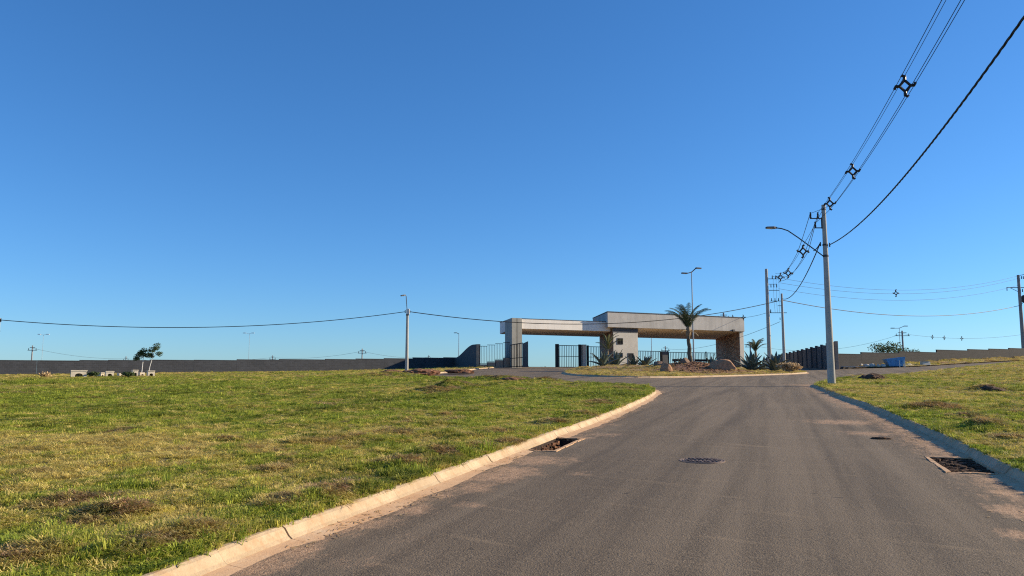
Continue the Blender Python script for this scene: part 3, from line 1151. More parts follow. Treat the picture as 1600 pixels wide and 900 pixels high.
# straw and leaf crumbs lying along the gutters
r = np.random.RandomState(9)
litter = MB()
for key, n, y1 in (('left', 900, 26), ('right', 1500, 26)):
    P = lines[key]
    P = P[(P[:, 1] > 4.5) & (P[:, 1] < y1)]
    Q = offset_line(P, 0)
    for _ in range(n):
        k = r.randint(1, len(P) - 1)
        o = abs(r.normal(.34, .09)) if key == 'left' else abs(r.normal(.45, .25))
        if vnoise(P[k, 0] * .8, P[k, 1] * .8, 31) < .45: continue
        dd = P[k + 1] - P[k - 1] if k + 1 < len(P) else P[k] - P[k - 1]
        dd = dd / np.hypot(*dd)
        q = P[k] + dd * r.uniform(-.3, .3) + np.array([dd[1], -dd[0]]) * o
        if any(in_poly(np.array([q[0]]), np.array([q[1]]), D['outer'])[0] for D in DRAINS): continue
        L, w, a = r.uniform(.02, .09), r.uniform(.003, .010), r.uniform(0, 6.28)
        dx, dy = math.cos(a) * L, math.sin(a) * L
        sx, sy = -math.sin(a) * w, math.cos(a) * w
        z = gzf(q[0], q[1]) + max(0., float(np.interp(o, [.166, .22, .31, .46], [.021, .013, .003, -.012]))) + .005
        h = r.uniform(.0, .003)
        litter.add([(q[0] - sx, q[1] - sy, z), (q[0] + sx, q[1] + sy, z), (q[0] + dx + sx, q[1] + dy + sy, z + h), (q[0] + dx - sx, q[1] + dy - sy, z + h)], [(0, 1, 2, 3)])
tag(litter.build('straw_litter', M['dry_leaf']), 'dry straw and leaf litter lying along both gutters', 'litter', kind='stuff')

# ------------------------------------------------------------------ gatehouse
U = np.array([.891, .454])
A = np.array([12.72, 102.0])
GH_Z = 2.2


def fp(s, t=0., w=(0, 1)):
    """Plan point of the gatehouse: s metres along its front, t metres back."""
    return A + U * s + np.array(w) * t


WB = np.array([-.06, 1.0])
WL = np.array([-.195, .98])
gh = tag(empty('gatehouse', (15.5, 104, gzf(15.5, 104))), 'grey and cream gatehouse with long flat canopies and a white tower', 'gatehouse')
O = Vector(gh.location)


def part(mb, name, mat, parent=None, bevel=0):
    """Child of the gatehouse from world coordinates."""
    mb.v = [(x - O.x, y - O.y, z - O.z) for x, y, z in mb.v]
    return mb.build(name, mat, parent or gh, bevel=bevel)


def slab(a, b, c, d, z0f, z0b, z1):
    """Canopy: front edge a-b, back edge d-c, underside falling from z0f to z0b."""
    return MB().hexa([(*a, z0f), (*b, z0f), (*c, z0b), (*d, z0b)], [(*a, z1), (*b, z1), (*c, z1), (*d, z1)])


a, b = fp(0), fp(24.1)
c, d = b + WB * 12, a + WB * 12
part(slab(a, b, c, d, 7.86, 7.2, 9.86), 'right_canopy', M['render_grey'], bevel=.02)
part(slab(a + U * .12 + [0, .15], b - U * .12 + [0, .15], c - U * .12 - [0, .1], d + U * .12 - [0, .1], 7.852, 7.18, 7.9), 'soffit', M['soffit'])
part(slab(a - U * .06 - [0, .06], b + U * .06 - [0, .06], c + U * .06, d - U * .06, 9.86, 9.86, 9.96), 'roof_flashing', M['flash'])
a2, b2 = fp(-14.25, 1.15), fp(.6, 1.15)
c2, d2 = b2 + WB * 9.5, a2 + WL * 8.6
part(slab(a2, b2, c2, d2, 7.36, 7.1, 8.62), 'left_canopy', M['render_cream'], bevel=.02)
part(slab(a2 + U * .1 + [0, .12], b2 + [0, .12], c2, d2 + U * .1, 7.352, 7.085, 7.42), 'soffit', M['soffit'])
part(slab(a2 - U * .05 - [0, .04], b2 - [0, .04], c2, d2 - U * .05, 8.62, 8.62, 8.68), 'roof_flashing', M['flash'])
# left pillar: two flat pilasters with a slot between
for s0, s1 in ((-14.3, -13.62), (-13.54, -12.86)):
    p0, p1 = fp(s0, .75), fp(s1, .75)
    part(MB().prism([tuple(p0), tuple(p1), tuple(p1 + WL * 4.6), tuple(p0 + WL * 4.6)], 1.6, 8.66 if s0 < -14 else 8.64), 'pilaster', M['render_pillar'], bevel=.015)
# tower
t0, t1 = fp(.94, .5), fp(4.96, .5)
tw = part(MB().prism([tuple(t0), tuple(t1), tuple(t1 + WB * 10.5), tuple(t0 + WB * 10.5)], 1.5, 7.95), 'tower', M['render_light'], bevel=.02)
q0 = t0 - U * .06
part(MB().prism([tuple(q0 + WB * .25), tuple(t0 + WB * .25 + U * .02), tuple(t0 + WB * 10.3 + U * .02), tuple(q0 + WB * 10.3)], 1.5, 7.3), 'stone_cladding', M['stone'])
part(MB().prism([tuple(fp(.9, .44)), tuple(fp(5.0, .44)), tuple(fp(5.0, .8)), tuple(fp(.9, .8))], 7.25, 7.8), 'overhang_shade_band', M['render_dark'])  # dark strip painting the canopy's shade across the tower top


def on_tower(px, py):
    """Point on the tower front under a photo pixel: (s, z)."""
    rr = ray(px, py)
    nrm = np.array([-U[1], U[0]])
    k = np.dot(t0, nrm) / np.dot(rr[:2], nrm)
    return float(np.dot(rr[:2] * k - t0, U)), float(EYE + rr[2] * k)


def opening(x0, x1, y0, y1, name, mat, panes=0):
    s0, z1 = on_tower(x0, y0)
    s1, z0 = on_tower(x1, y1)
    nn = np.array([U[1], -U[0]])
    f = lambda s, o: t0 + U * s + nn * o
    bar = .07
    fr = MB()
    for A0, A1, Z0, Z1 in ((s0 - bar, s0, z0 - bar, z1 + bar), (s1, s1 + bar, z0 - bar, z1 + bar), (s0, s1, z1, z1 + bar), (s0, s1, z0 - bar, z0)):
        fr.prism([tuple(f(A0, .05)), tuple(f(A1, .05)), tuple(f(A1, -.03)), tuple(f(A0, -.03))], Z0, Z1)
    root = part(MB().prism([tuple(f(s0, .012)), tuple(f(s1, .012)), tuple(f(s1, -.02)), tuple(f(s0, -.02))], z0, z1), name, mat)
    part(fr, 'frame', M['dark_metal'], root)
    for k in range(panes):
        s = s0 + (s1 - s0) * (k + 1) / (panes + 1)
        part(MB().prism([tuple(f(s - .02, .03)), tuple(f(s + .02, .03)), tuple(f(s + .02, 0)), tuple(f(s - .02, 0))], z0, z1), 'mullion', M['dark_metal'], root)
    return root


opening(964.6, 972.6, 529, 537.5, 'window', M['window_dark'], 1)
opening(967.4, 972.4, 552, 558, 'window', M['window_dark'])
dr_ = opening(981.5, 989.5, 552.5, 576.5, 'door', M['black_metal'])
s0, z0 = on_tower(988, 565)
q = t0 + U * s0 + np.array([U[1], -U[0]]) * .06
part(MB().box((q[0], q[1], z0), (.05, .08, .16)), 'handle', M['grey_metal'], dr_)
# right end wall
e0, e1 = fp(23.25, .35), fp(24.02, .35)
part(MB().prism([tuple(e0), tuple(e1), tuple(e1 + WB * 10.8), tuple(e0 + WB * 10.8)], 1.4, 7.9), 'end_wall', M['render_light'], bevel=.015)
part(MB().prism([tuple(e0 - U * .07 + WB * .2), tuple(e0 + WB * .2 + U * .02), tuple(e0 + WB * 10.7 + U * .02), tuple(e0 - U * .07 + WB * 10.7)], 1.4, 7.75), 'stone_cladding', M['stone'])
lp = fp(21.9, -.05)
part(MB().box((lp[0], lp[1] - .12, 7.95), (.35, .25, .3), .45), 'floodlight', M['dark_metal'])


# gates and railings -------------------------------------------------
def railing(name, label, p, q, z0, z1, step, posts=(), mid=None, bars=.05, cat='gate', group=None, end=None, top_slope=0.):
    """Bars between p and q, rail below and above; p, q plan points."""
    p, q = np.array(p, float), np.array(q, float)
    root = tag(empty(name, (p[0], p[1], z0)), label, cat, group)
    L = float(np.hypot(*(q - p)))
    dv = (q - p) / L
    P3 = lambda s, z: (dv[0] * s, dv[1] * s, z - z0)
    MB().bar(P3(0, z1), P3(L, z1 + top_slope), .06, .09).build('top_rail', M['black_metal'], root)
    MB().bar(P3(0, z0 + .12), P3(L, z0 + .12), .05, .08).build('bottom_rail', M['black_metal'], root)
    if mid: MB().bar(P3(0, mid), P3(L, mid), .05, .07).build('middle_rail', M['black_metal'], root)
    n = max(2, int(L / step))
    bm = MB().box((0, 0, (z1 - z0) / 2 + .03), (bars, bars, z1 - z0 - .18)).mesh('bar', M['black_metal'])
    for k in range(1, n):
        o = mesh_obj('bar', bm, root, P3(L * k / n, z0))
        o.rotation_euler = (0, 0, math.atan2(dv[1], dv[0]))
    for s, w, mt in posts:
        MB().box((dv[0] * s, dv[1] * s, (z1 - z0) / 2 + .05), (w, w, z1 - z0 + .25), math.atan2(dv[1], dv[0])).build('post', M[mt], root, bevel=.01)
    return root


def fxy(px, t):
    """Plan point t metres behind the gatehouse front line where the photo column px meets it."""
    rr = ray(px, 570)
    nrm = np.array([-U[1], U[0]])
    k = np.dot(A + np.array([0, t]), nrm) / np.dot(rr[:2], nrm)
    return rr[:2] * k


zg = 2.45
ga, gb, gc = fxy(868.5, 4), fxy(907, 4), fxy(912, 4)
gd = fxy(940, 4)
railing('entrance_gate', 'black barred entrance gate with solid end post left of the pale gate pillar', ga, gb, zg, 5.45, .26, [(.2, .38, 'black_metal'), (float(np.hypot(*(gb - ga))) - .1, .3, 'black_metal')], mid=4.0, group='barred gates of the gatehouse')
railing('entrance_gate', 'black barred gate between the pale gate pillar and the tower', gc + U * .55, gd, zg, 5.35, .26, [(.1, .26, 'black_metal')], mid=3.95, group='barred gates of the gatehouse')
gp = tag(empty('gate_pillar', (gc[0], gc[1], zg)), 'pale rendered gate pillar between two black barred gates', 'pillar')
MB().box((0, 0, 1.4), (.52, .52, 3.4), .47).build('shaft', M['render_light'], gp, bevel=.02)
MB().box((0, 0, 3.13), (.6, .6, .08), .47).build('cap', M['render_grey'], gp)

ge, gf = fxy(996, 3.2), fxy(1032, 3.2)
gg, gk = fxy(1043, 3.2), fxy(1120, 3.2)
railing('exit_gate', 'black barred exit gate beside the tower door', ge, gf, 2.15, 4.85, .28, [], mid=None, group='barred gates of the gatehouse')
railing('exit_gate', 'long black barred gate behind the tall palm', gg, gk, 2.1, 4.75, .28, [(float(np.hypot(*(gk - gg))) * .78, .14, 'black_metal'), (.1, .16, 'black_metal')], mid=None, group='barred gates of the gatehouse')
gx_ = (gf + gg) / 2
gp2 = tag(empty('gate_pillar', (gx_[0], gx_[1], 2.1)), 'dark grey gate pillar between the two exit gates', 'pillar')
MB().box((0, 0, 1.15), (.95, .6, 3.1), .47).build('shaft', M['render_dark'], gp2, bevel=.02)
MB().box((0, 0, 2.73), (1.03, .68, .07), .47).build('cap', M['flash'], gp2)
br0, br1 = fxy(1052, 6.5), fxy(1112, 6.5)
bb = tag(empty('barrier_beam', (br0[0], br0[1], 2.2)), 'dark horizontal barrier beam behind the long barred gate', 'barrier')
L = br1 - br0
MB().bar((0, 0, 1.5), (L[0], L[1], 1.5), .3, .34).build('beam', M['dark_metal'], bb)
for f in (.04, .5, .96): MB().box((L[0] * f, L[1] * f, .6), (.2, .2, 1.5)).build('post', M['dark_metal'], bb)

# open leaf at the left pillar
lf = tag(empty('open_gate_leaf', (-.25, 95.4, 2.45)), 'black gate leaf swung open in front of the left pillar', 'gate')
P0, P1 = Vector((0, 0, 0)), Vector((2.1, -5.2, 0))
H0, H1 = 2.75, 2.9
for k in range(9):
    f = k / 11
    MB().bar(P0.lerp(P1, f), P0.lerp(P1, f) + Vector((0, 0, H0 + (H1 - H0) * f)), .07).build('bar', M['black_metal'], lf)
MB().bar(Vector((0, 0, H0)), P0.lerp(P1, .72) + Vector((0, 0, H0 + .12)), .07, .1).build('top_rail', M['black_metal'], lf)
MB().bar(Vector((0, 0, 1.1)), P0.lerp(P1, .72) + Vector((0, 0, 1.15)), .06, .08).build('middle_rail', M['black_metal'], lf)
MB().bar(Vector((0, 0, .1)), P0.lerp(P1, .72) + Vector((0, 0, .1)), .06, .08).build('bottom_rail', M['black_metal'], lf)
pa, pb = P0.lerp(P1, .72), P0.lerp(P1, 1)
MB().hexa([(pa.x - .04, pa.y, 0), (pb.x - .04, pb.y, 0), (pb.x + .04, pb.y, 0), (pa.x + .04, pa.y, 0)], [(pa.x - .04, pa.y, H1 - .12), (pb.x - .04, pb.y, H1 + .1), (pb.x + .04, pb.y, H1 + .1), (pa.x + .04, pa.y, H1 - .12)]).build('sheet_panel', M['dark_metal'], lf)

# stepped railing on its plinth between wing wall and pillar
sr = tag(empty('stepped_railing', (-4.1, 95.9, 1.9)), 'stepped dark railing on brown plinth blocks between wing wall and pillar', 'railing')
for k in range(4):
    x0, x1 = k * 1.0, k * 1.0 + .98
    zb, zt = .95 + k * .27, 3.2 + k * .17
    y = .42 * k
    MB().box(((x0 + x1) / 2, y + .2, zb / 2 - .1), (1.04, .22, zb + .2), R(22)).build('plinth_block', M['plinth'], sr, bevel=.015)
    MB().bar((x0, y, zt), (x1, y + .4, zt), .06).build('top_rail', M['black_metal'], sr)
    MB().bar((x0, y, zb + .1), (x1, y + .4, zb + .1), .06).build('bottom_rail', M['black_metal'], sr)
    for j in range(5):
        MB().bar((x0 + .1 + j * .2, y + .04 + .08 * j, zb + .1), (x0 + .1 + j * .2, y + .04 + .08 * j, zt), .036).build('bar', M['black_metal'], sr)
    MB().box((x0 + .02, y - .14, zb * .5 - .05), (.07, .06, zb + .1)).build('post', M['dark_metal'], sr)


# ------------------------------------------------------------------ boundary walls
def uv_box(mb_faces_obj):
    me = mb_faces_obj.data
    uv = me.uv_layers.new(name='UVMap')
    for p in me.polygons:
        n = p.normal
        for li in p.loop_indices:
            co = me.vertices[me.loops[li].vertex_index].co
            if abs(n.z) > .7: uv.data[li].uv = (co.x, co.y)
            else:
                d = Vector((-n.y, n.x, 0)).normalized()
                uv.data[li].uv = (co.dot(d), co.z)


def wall_run(name, label, pts, mat, thick=.18, base=-.4, cap=None):
    """Stepped wall: pts = [(x, y, top z)], one level panel from each point to the next."""
    root = tag(empty(name, (pts[0][0], pts[0][1], gzf(pts[0][0], pts[0][1]))), label, 'wall')
    o = Vector(root.location)
    for (x0, y0, z1), (x1, y1, _) in zip(pts, pts[1:]):
        d = Vector((x1 - x0, y1 - y0, 0))
        L = d.length
        d /= L
        n = Vector((-d.y, d.x, 0)) * thick / 2
        a, b = Vector((x0, y0, 0)) - o + d * .006, Vector((x1, y1, 0)) - o - d * .006
        zb = min(gzf(x0, y0), gzf(x1, y1)) + base - o.z
        zt = z1 - o.z
        lo = [a - n, b - n, b + n, a + n]
        w = MB().hexa([(q.x, q.y, zb) for q in lo], [(q.x, q.y, zt) for q in lo]).build('wall_panel', M[mat], root)
        uv_box(w)
        if cap:
            n2 = n * 1.35
            hi = [a - n2, b - n2, b + n2, a + n2]
            MB().hexa([(q.x, q.y, zt) for q in hi], [(q.x, q.y, zt + .05) for q in hi]).build('coping', M[cap], w)
    return root


lw = []
wd = np.array([.839, .545])
w0 = np.array([-7.6, 104.0])
for px, py in [(-260, 566), (-190, 565.5), (-125, 565), (-60, 564.2), (-2, 563.2), (58, 563.6), (124, 563.2), (169, 563), (234, 562.6), (303, 562.8), (370, 562), (436, 561.6), (508, 561.4), (556, 560.8), (600, 560.2), (645, 559), (693, 558.8), (712.5, 558)]:
    rr = ray(px, py)
    nrm = np.array([-wd[1], wd[0]])
    k = np.dot(w0, nrm) / np.dot(rr[:2], nrm)
    lw.append((rr[0] * k, rr[1] * k, EYE + rr[2] * k))
wall_run('boundary_wall', 'long dark grey stepped block wall behind the left field', lw, 'block_wall', cap='render_dark')

ww = tag(empty('wing_wall', (-4.3, 96.3, 1.9)), 'tall shaded wing wall sweeping up beside the left railing', 'wall')
o = Vector(ww.location)
n_ = 14
fa, ba = Vector((-4.3, 96.3, 0)), Vector((-7.75, 104.2, 0))
th = Vector((.16, .07, 0))
prof = []
for k in range(n_ + 1):
    f = k / n_
    p_ = fa.lerp(ba, f)
    zt = 5.35 - 1.55 * float(sm(.12, .95, f)) if f > .12 else 5.35 - .1 * f
    prof.append((p_, zt))
for k in range(n_):
    (p_, z_), (q_, y_) = prof[k], prof[k + 1]
    lo = [p_ - th, p_ + th, q_ + th, q_ - th]
    hz = [z_, z_, y_, y_]
    MBw = MB().hexa([(v.x - o.x, v.y - o.y, 1.3 - o.z) for v in lo], [(v.x - o.x, v.y - o.y, h - o.z) for v, h in zip(lo, hz)])
    if k == 0: allw = MBw
    else: allw.add(MBw.v, MBw.f)
ob = allw.build('wall_body', M['render_dark'], ww)
uv_box(ob)
MB().box((.10, -.16, 1.6), (.42, .30, 3.7), R(-23)).build('end_pier', M['plinth'], ww, bevel=.015)

# precast panel fence running away on the right of the gatehouse
pf = tag(empty('panel_fence', (39.3, 94, gzf(39.3, 94))), 'tall precast panel fence with stepped top right of the gatehouse', 'fence')
o = Vector(pf.location)
F0, F1 = np.array([39.3, 94.0]), np.array([46.2, 141.0])
NP = 17
for k in range(NP):
    a, b = F0 + (F1 - F0) * k / NP, F0 + (F1 - F0) * (k + 1) / NP
    zt = 5.42 - .055 * k
    zb = min(gzf(*a), gzf(*b)) - .4
    d = (b - a) / np.hypot(*(b - a))
    nn = np.array([-d[1], d[0]]) * .07
    a2_, b2_ = a + d * .14, b - d * .01
    q4 = [a2_ - nn, b2_ - nn, b2_ + nn, a2_ + nn]
    MB().hexa([(q[0] - o.x, q[1] - o.y, zb - o.z) for q in q4], [(q4[0][0] - o.x, q4[0][1] - o.y, zt - .16 - o.z), (q4[1][0] - o.x, q4[1][1] - o.y, zt - o.z), (q4[2][0] - o.x, q4[2][1] - o.y, zt - o.z), (q4[3][0] - o.x, q4[3][1] - o.y, zt - .16 - o.z)]).build('panel', M['render_dark'] if k % 3 else M['block_wall'], pf)
    MB().box((a[0] - o.x - .06, a[1] - o.y + .05, (zb + zt + .12) / 2 - o.z), (.30, .24, zt + .12 - zb)).build('post', M['render_dark'], pf)
for ob in pf.children: uv_box(ob)
MB().box((.15, -.3, 1.55), (.34, .4, 3.75)).build('end_post', M['plinth'], pf, bevel=.02)

rw = []
wd2 = np.array([.866, .5])
for px, py in [(1306, 553), (1345, 550.8), (1404, 549.6), (1463, 546.8), (1512, 546), (1545, 545.2), (1576, 544.2), (1640, 543.5), (1700, 542), (1780, 541)]:
    rr = ray(px, py)
    nrm = np.array([-wd2[1], wd2[0]])
    k = np.dot(np.array([39.6, 94.6]), nrm) / np.dot(rr[:2], nrm)
    rw.append((rr[0] * k, rr[1] * k, EYE + rr[2] * k))
wall_run('boundary_wall', 'brown grey stepped block wall on the far right', rw, 'block_wall_brown', cap='render_dark')


# ------------------------------------------------------------------ plants and rocks
def surf_z(o, x, y):
    return float(tri_heights(o, np.array([x]), np.array([y]))[0])


def frond_mesh(name, L, droop, seed, mat, wide=.5):
    r = random.Random(seed)
    mb = MB()
    pts = []
    n = 16
    x, z, a = 0., 0., 0.
    for k in range(n + 1):
        pts.append(Vector((x, 0, z)))
        x += math.sin(a) * L / n
        z += math.cos(a) * L / n
        a += droop / n * (.35 + 1.5 * k / n)
    mb.tube(pts, [.035 * (1 - .85 * k / n) + .004 for k in range(n + 1)], 5)
    for k in range(2, n * 3):
        f = k / (n * 3)
        i = min(int(f * n), n - 1)
        p = pts[i].lerp(pts[i + 1], f * n - i)
        d = (pts[i + 1] - pts[i]).normalized()
        ll = wide * (math.sin(math.pi * min(1, f * .85 + .12)) ** .6) * r.uniform(.8, 1.15)
        for s in (-1, 1):
            side = Vector((0, s, 0)) * .75 + d * .55 + Vector((-d.z, 0, d.x)) * -.35 + Vector((0, 0, .12))
            side.normalize()
            tip = p + side * ll + Vector((0, 0, -.22 * ll * r.uniform(.3, 1.3)))
            w = d * .022
            mid = p.lerp(tip, .5) + Vector((0, 0, .03))
            mb.add([p - w, p + w, mid + w * .9, mid - w * .9, tip], [(0, 1, 2, 3), (3, 2, 4)])
    return mb.mesh(name, M[mat])


def palm(label, base, trunk_h, fronds, L, mat, r0=.2, lean=(0, 0), up=(18, 55), seed=1, wide=.5):
    r = random.Random(seed)
    root = tag(empty('palm_tree', base), label, 'palm tree')
    top = Vector((lean[0], lean[1], trunk_h))
    n = 14
    pts = [Vector((0, 0, -.2)).lerp(top, k / n) + Vector((.03 * math.sin(k), .03 * math.cos(k * 1.3), 0)) for k in range(n + 1)]
    rad = [r0 * (1.25 - .5 * k / n) * (1.06 if k % 2 else .96) for k in range(n + 1)]
    MB().tube(pts, rad, 9).build('trunk', M['palm_trunk'], root, smooth=True)
    cs = [top + Vector((0, 0, -.35)), top + Vector((.02, 0, .1)), top + Vector((0, 0, .5)), top + Vector((0, 0, .95))]
    MB().tube(cs, [r0 * .8, r0 * 1.25, r0 * 1.05, r0 * .45], 9).build('leaf_base', M['crownshaft'], root, smooth=True)
    ms = [frond_mesh('frond', L, R(72), seed * 10 + k, mat, wide) for k in range(3)]
    for k in range(fronds):
        o = mesh_obj('frond', ms[k % 3], root, top + Vector((0, 0, .45 + .25 * k / fronds)))
        rank = 2 * math.pi * (k % 3) / 3 + r.uniform(-.75, .75)
        tilt = R(r.uniform(*up))
        o.rotation_euler = Matrix.Rotation(rank, 4, 'Z').to_3x3().to_4x4().to_euler()
        o.matrix_local = Matrix.Translation(o.location) @ Matrix.Rotation(rank, 4, 'Z') @ Matrix.Rotation(tilt, 4, 'Y') @ Matrix.Rotation(r.uniform(-.3, .3), 4, 'Z') @ Matrix.Scale(r.uniform(.85, 1.08), 4)
    if trunk_h > 2.5:
        for k in range(4):
            o = mesh_obj('dead_frond', ms[k % 3].copy(), root, top + Vector((0, 0, .3)))
            o.data.materials[0] = M['dry_leaf']
            o.matrix_local = Matrix.Translation(o.location) @ Matrix.Rotation(1.7 * k + 2.2, 4, 'Z') @ Matrix.Rotation(R(62 + 14 * (k % 3)), 4, 'Y') @ Matrix.Scale(.42, 4)
    return root


def isl_at(px, Y):
    x = (px - 800) / 1200 * (Y * math.cos(PITCH)) * 1.0
    rr = ray(px, 575)
    k = Y / rr[1]
    x = rr[0] * k
    return (x, Y, surf_z(isl, x, Y))


palm('tall palm with arching fronds on the red earth mound', isl_at(1079, 80), 2.95, 14, 3.3, 'palm_leaf', .21, (-.15, 0), (3, 30), 3, .62)
palm('spindly young palm in front of the white tower', isl_at(949, 92), 1.6, 8, 2.4, 'palm_leaf_pale', .09, (.05, 0), (4, 42), 5, .3)
palm('small pale palm between the gatehouse and the panel fence', isl_at(1184, 92), 1.6, 10, 1.9, 'palm_leaf_pale', .12, (-.2, 0), (4, 34), 7, .4)


def agave_leaf(name, L, w, curl):
    mb = MB()
    n = 7
    vs = []
    for k in range(n + 1):
        f = k / n
        ww = w * (math.sin(math.pi * (.22 + .78 * f)) ** .7 if f < 1 else 0) * (1 - f * .25)
        a = curl * f
        x, z = L * f * math.cos(a) if False else L * math.sin(a) / max(curl, .01), L * (1 - math.cos(a)) / max(curl, .01)
        p = Vector((z, 0, x))
        th = .05 * (1 - f) + .004
        vs += [p + Vector((-.25 * ww, -ww, 0)), p + Vector((th, 0, -.0)), p + Vector((-.25 * ww, ww, 0)), p + Vector((-.02 - th, 0, 0))]
    fs = []
    for k in range(n):
        for j in range(4):
            fs.append((k * 4 + j, k * 4 + (j + 1) % 4, (k + 1) * 4 + (j + 1) % 4, (k + 1) * 4 + j))
    mb.add(vs, fs)
    return mb.mesh(name, M['agave'], smooth=True)


AG = [agave_leaf('leaf', 1.0, .125, c) for c in (.25, .5, -.35)]


def agave(label, px, Y, size, seed, n=22):
    r = random.Random(seed)
    x, y, z = isl_at(px, Y)
    root = tag(empty('agave_plant', (x, y, z - .02)), label, 'agave', 'agaves planted on the island')
    for k in range(n):
        o = mesh_obj('leaf', AG[k % 3], root)
        f = k / n
        tilt = R(66 - 58 * f + r.uniform(-8, 8))
        o.matrix_local = Matrix.Rotation(2.4 * k + r.uniform(-.2, .2), 4, 'Z') @ Matrix.Rotation(tilt, 4, 'Y') @ Matrix.Translation((0, 0, .05)) @ Matrix.Scale(size * 1.28 * r.uniform(.8, 1.15), 4)


agave('big agave left of the white tower, under the spindly palm', 942, 83, 1.55, 1)
agave('broad agave hiding the tower corner below the windows', 963, 88, 1.45, 2)
agave('small agave in front of the tower door', 991, 88, 1.15, 3, 16)
agave('agave before the exit gate right of the tower', 1009, 88, 1.35, 4)
agave('low dark agave beside the tall palm trunk', 1064, 86, 1.0, 5, 16)
agave('dark agave tucked behind the long boulder', 1113, 85, 1.25, 6)
agave('big agave at the right corner of the gatehouse', 1174, 84, 1.75, 7, 26)
agave('big agave at the foot of the tall concrete pole', 1211, 83, 1.7, 8, 26)
agave('shadowed agave between the two big ones by the pole', 1193, 88, 1.2, 9, 18)

rx, ry, rz_ = isl_at(1130, 75.5)
tag(mesh_obj('boulder', rock_mesh('boulder', M['rock'], 1.4, .8, .8, 3, .28, 4, 1.4, 13), None, (rx, ry, rz_ + .2)), 'long orange boulder right of the red earth mound', 'boulder', 'boulders on the island')
rx, ry, rz_ = isl_at(1041, 74)
tag(mesh_obj('boulder', rock_mesh('boulder', M['rock'], .62, .5, .75, 8, .3, 4, 1.4, 13), None, (rx, ry, rz_ + .2)), 'upright orange boulder left of the red earth mound', 'boulder', 'boulders on the island')
rx, ry, rz_ = isl_at(1029, 80)
tag(mesh_obj('boulder', rock_mesh('boulder', M['rock_dark'], .75, .5, .4, 12, .3, 4, 1.4, 13), None, (rx, ry, rz_ + .1)), 'low dark boulder behind the upright orange one', 'boulder', 'boulders on the island')
rx, ry, rz_ = isl_at(1071, 78.5)
tag(mesh_obj('boulder', rock_mesh('boulder', M['rock_dark'], .6, .5, .5, 15, .35, 4, 1.4, 13), None, (rx, ry, rz_ + .05)), 'dark boulder at the foot of the tall palm', 'boulder', 'boulders on the island')

# clods and bark over the mound
cl = MB()
r = random.Random(12)
for _ in range(700):
    x, y = r.gauss(18.6, 2.3), r.gauss(77, 2.6)
    z = surf_z(isl, x, y)
    if z != z: continue
    s = r.uniform(.03, .11)
    cl.box((x, y, z + s * .3), (s * 1.6, s, s * .8), r.uniform(0, 3))
tag(cl.build('earth_clods', M['soil']), 'loose red clods covering the mound under the tall palm', 'clods', kind='stuff')


def leaf_crown(mb, c, rx, ry, rz, n, s, r):
    for _ in range(n):
        while True:
            v = Vector((r.uniform(-1, 1), r.uniform(-1, 1), r.uniform(-1, 1)))
            if .25 < v.length < 1: break
        p = Vector(c) + Vector((v.x * rx, v.y * ry, v.z * rz))
        d = Vector((r.gauss(0, 1), r.gauss(0, 1), r.gauss(0, .6))).normalized()
        e = d.cross(Vector((r.gauss(0, 1), r.gauss(0, 1), r.gauss(0, 1)))).normalized()
        L, w = s * r.uniform(.6, 1.3), s * .32
        mb.add([p, p + d * L * .5 + e * w, p + d * L, p + d * L * .5 - e * w], [(0, 1, 2, 3)])


def sapling(label, px, Y, pts, clumps, seed):
    rr = ray(px, 584)
    x = rr[0] * Y / rr[1]
    root = tag(empty('young_tree', (x, Y, surf_z(lawn_l, x, Y))), label, 'tree', 'slender young trees by the left wall')
    r = random.Random(seed)
    MB().tube(pts, [.034 - .018 * k / (len(pts) - 1) for k in range(len(pts))], 6).build('trunk', M['white_paint'], root, smooth=True)
    top = Vector(pts[-1])
    br = MB()
    cr = MB()
    for c, s in clumps:
        br.tube([Vector(pts[-2]), (Vector(pts[-2]) + Vector(c)) * .5 + Vector((0, 0, .1)), Vector(c)], [.02, .014, .008], 5)
        leaf_crown(cr, c, s * 1.1, s * 1.1, s * .9, 150, .13, r)
    br.build('limbs', M['bark'], root)
    tag(cr.build('crown', M['tree_leaf'], root), kind='stuff')


sapling('slender young tree with drooping crown, left of the leaning pair', 221, 70, [(0, 0, -.1), (.05, 0, .9), (.1, 0, 1.7), (.0, 0, 2.2)], [((-.42, 0, 1.75), .30), ((-.28, .1, 2.05), .30), ((.12, 0, 2.3), .3), ((-.1, -.1, 2.15), .26), ((-.55, 0, 1.6), .2), ((.15, 0, 1.95), .2)], 31)
sapling('slender leaning young tree with tufted crown, right of the leaning pair', 231, 70, [(0, 0, -.1), (.15, 0, .9), (.35, 0, 1.7), (.5, 0, 2.3)], [((.05, 0, 2.15), .32), ((.3, 0, 2.4), .3), ((.7, 0, 2.75), .3), ((.55, .1, 2.5), .22), ((.95, 0, 2.05), .27), ((-.1, 0, 1.9), .22), ((.2, 0, 1.85), .22)], 33)


def bush(name, label, c, r_, n, s, mat='tree_leaf', seed=1, cat='bush', stems=5, group=None):
    r = random.Random(seed)
    root = tag(empty(name, (c[0], c[1], c[2])), label, cat, group)
    st, cr = MB(), MB()
    for k in range(stems):
        a = 6.283 * k / stems + r.uniform(-.4, .4)
        tip = Vector((math.cos(a) * r_[0] * r.uniform(.3, .75), math.sin(a) * r_[1] * .6, r_[2] * r.uniform(1.1, 1.75)))
        st.tube([(0, 0, -.2), tip * .5 + Vector((0, 0, .1)), tip], [.06, .035, .012], 5)
        leaf_crown(cr, tip, r_[0] * .42, r_[1] * .42, r_[2] * .42, n // stems, s, r)
    leaf_crown(cr, (0, 0, r_[2] * .8), r_[0] * .7, r_[1] * .7, r_[2] * .6, n // 3, s, r)
    st.build('stems', M['bark'], root)
    tag(cr.build('crown', M[mat], root), kind='stuff')
    return root


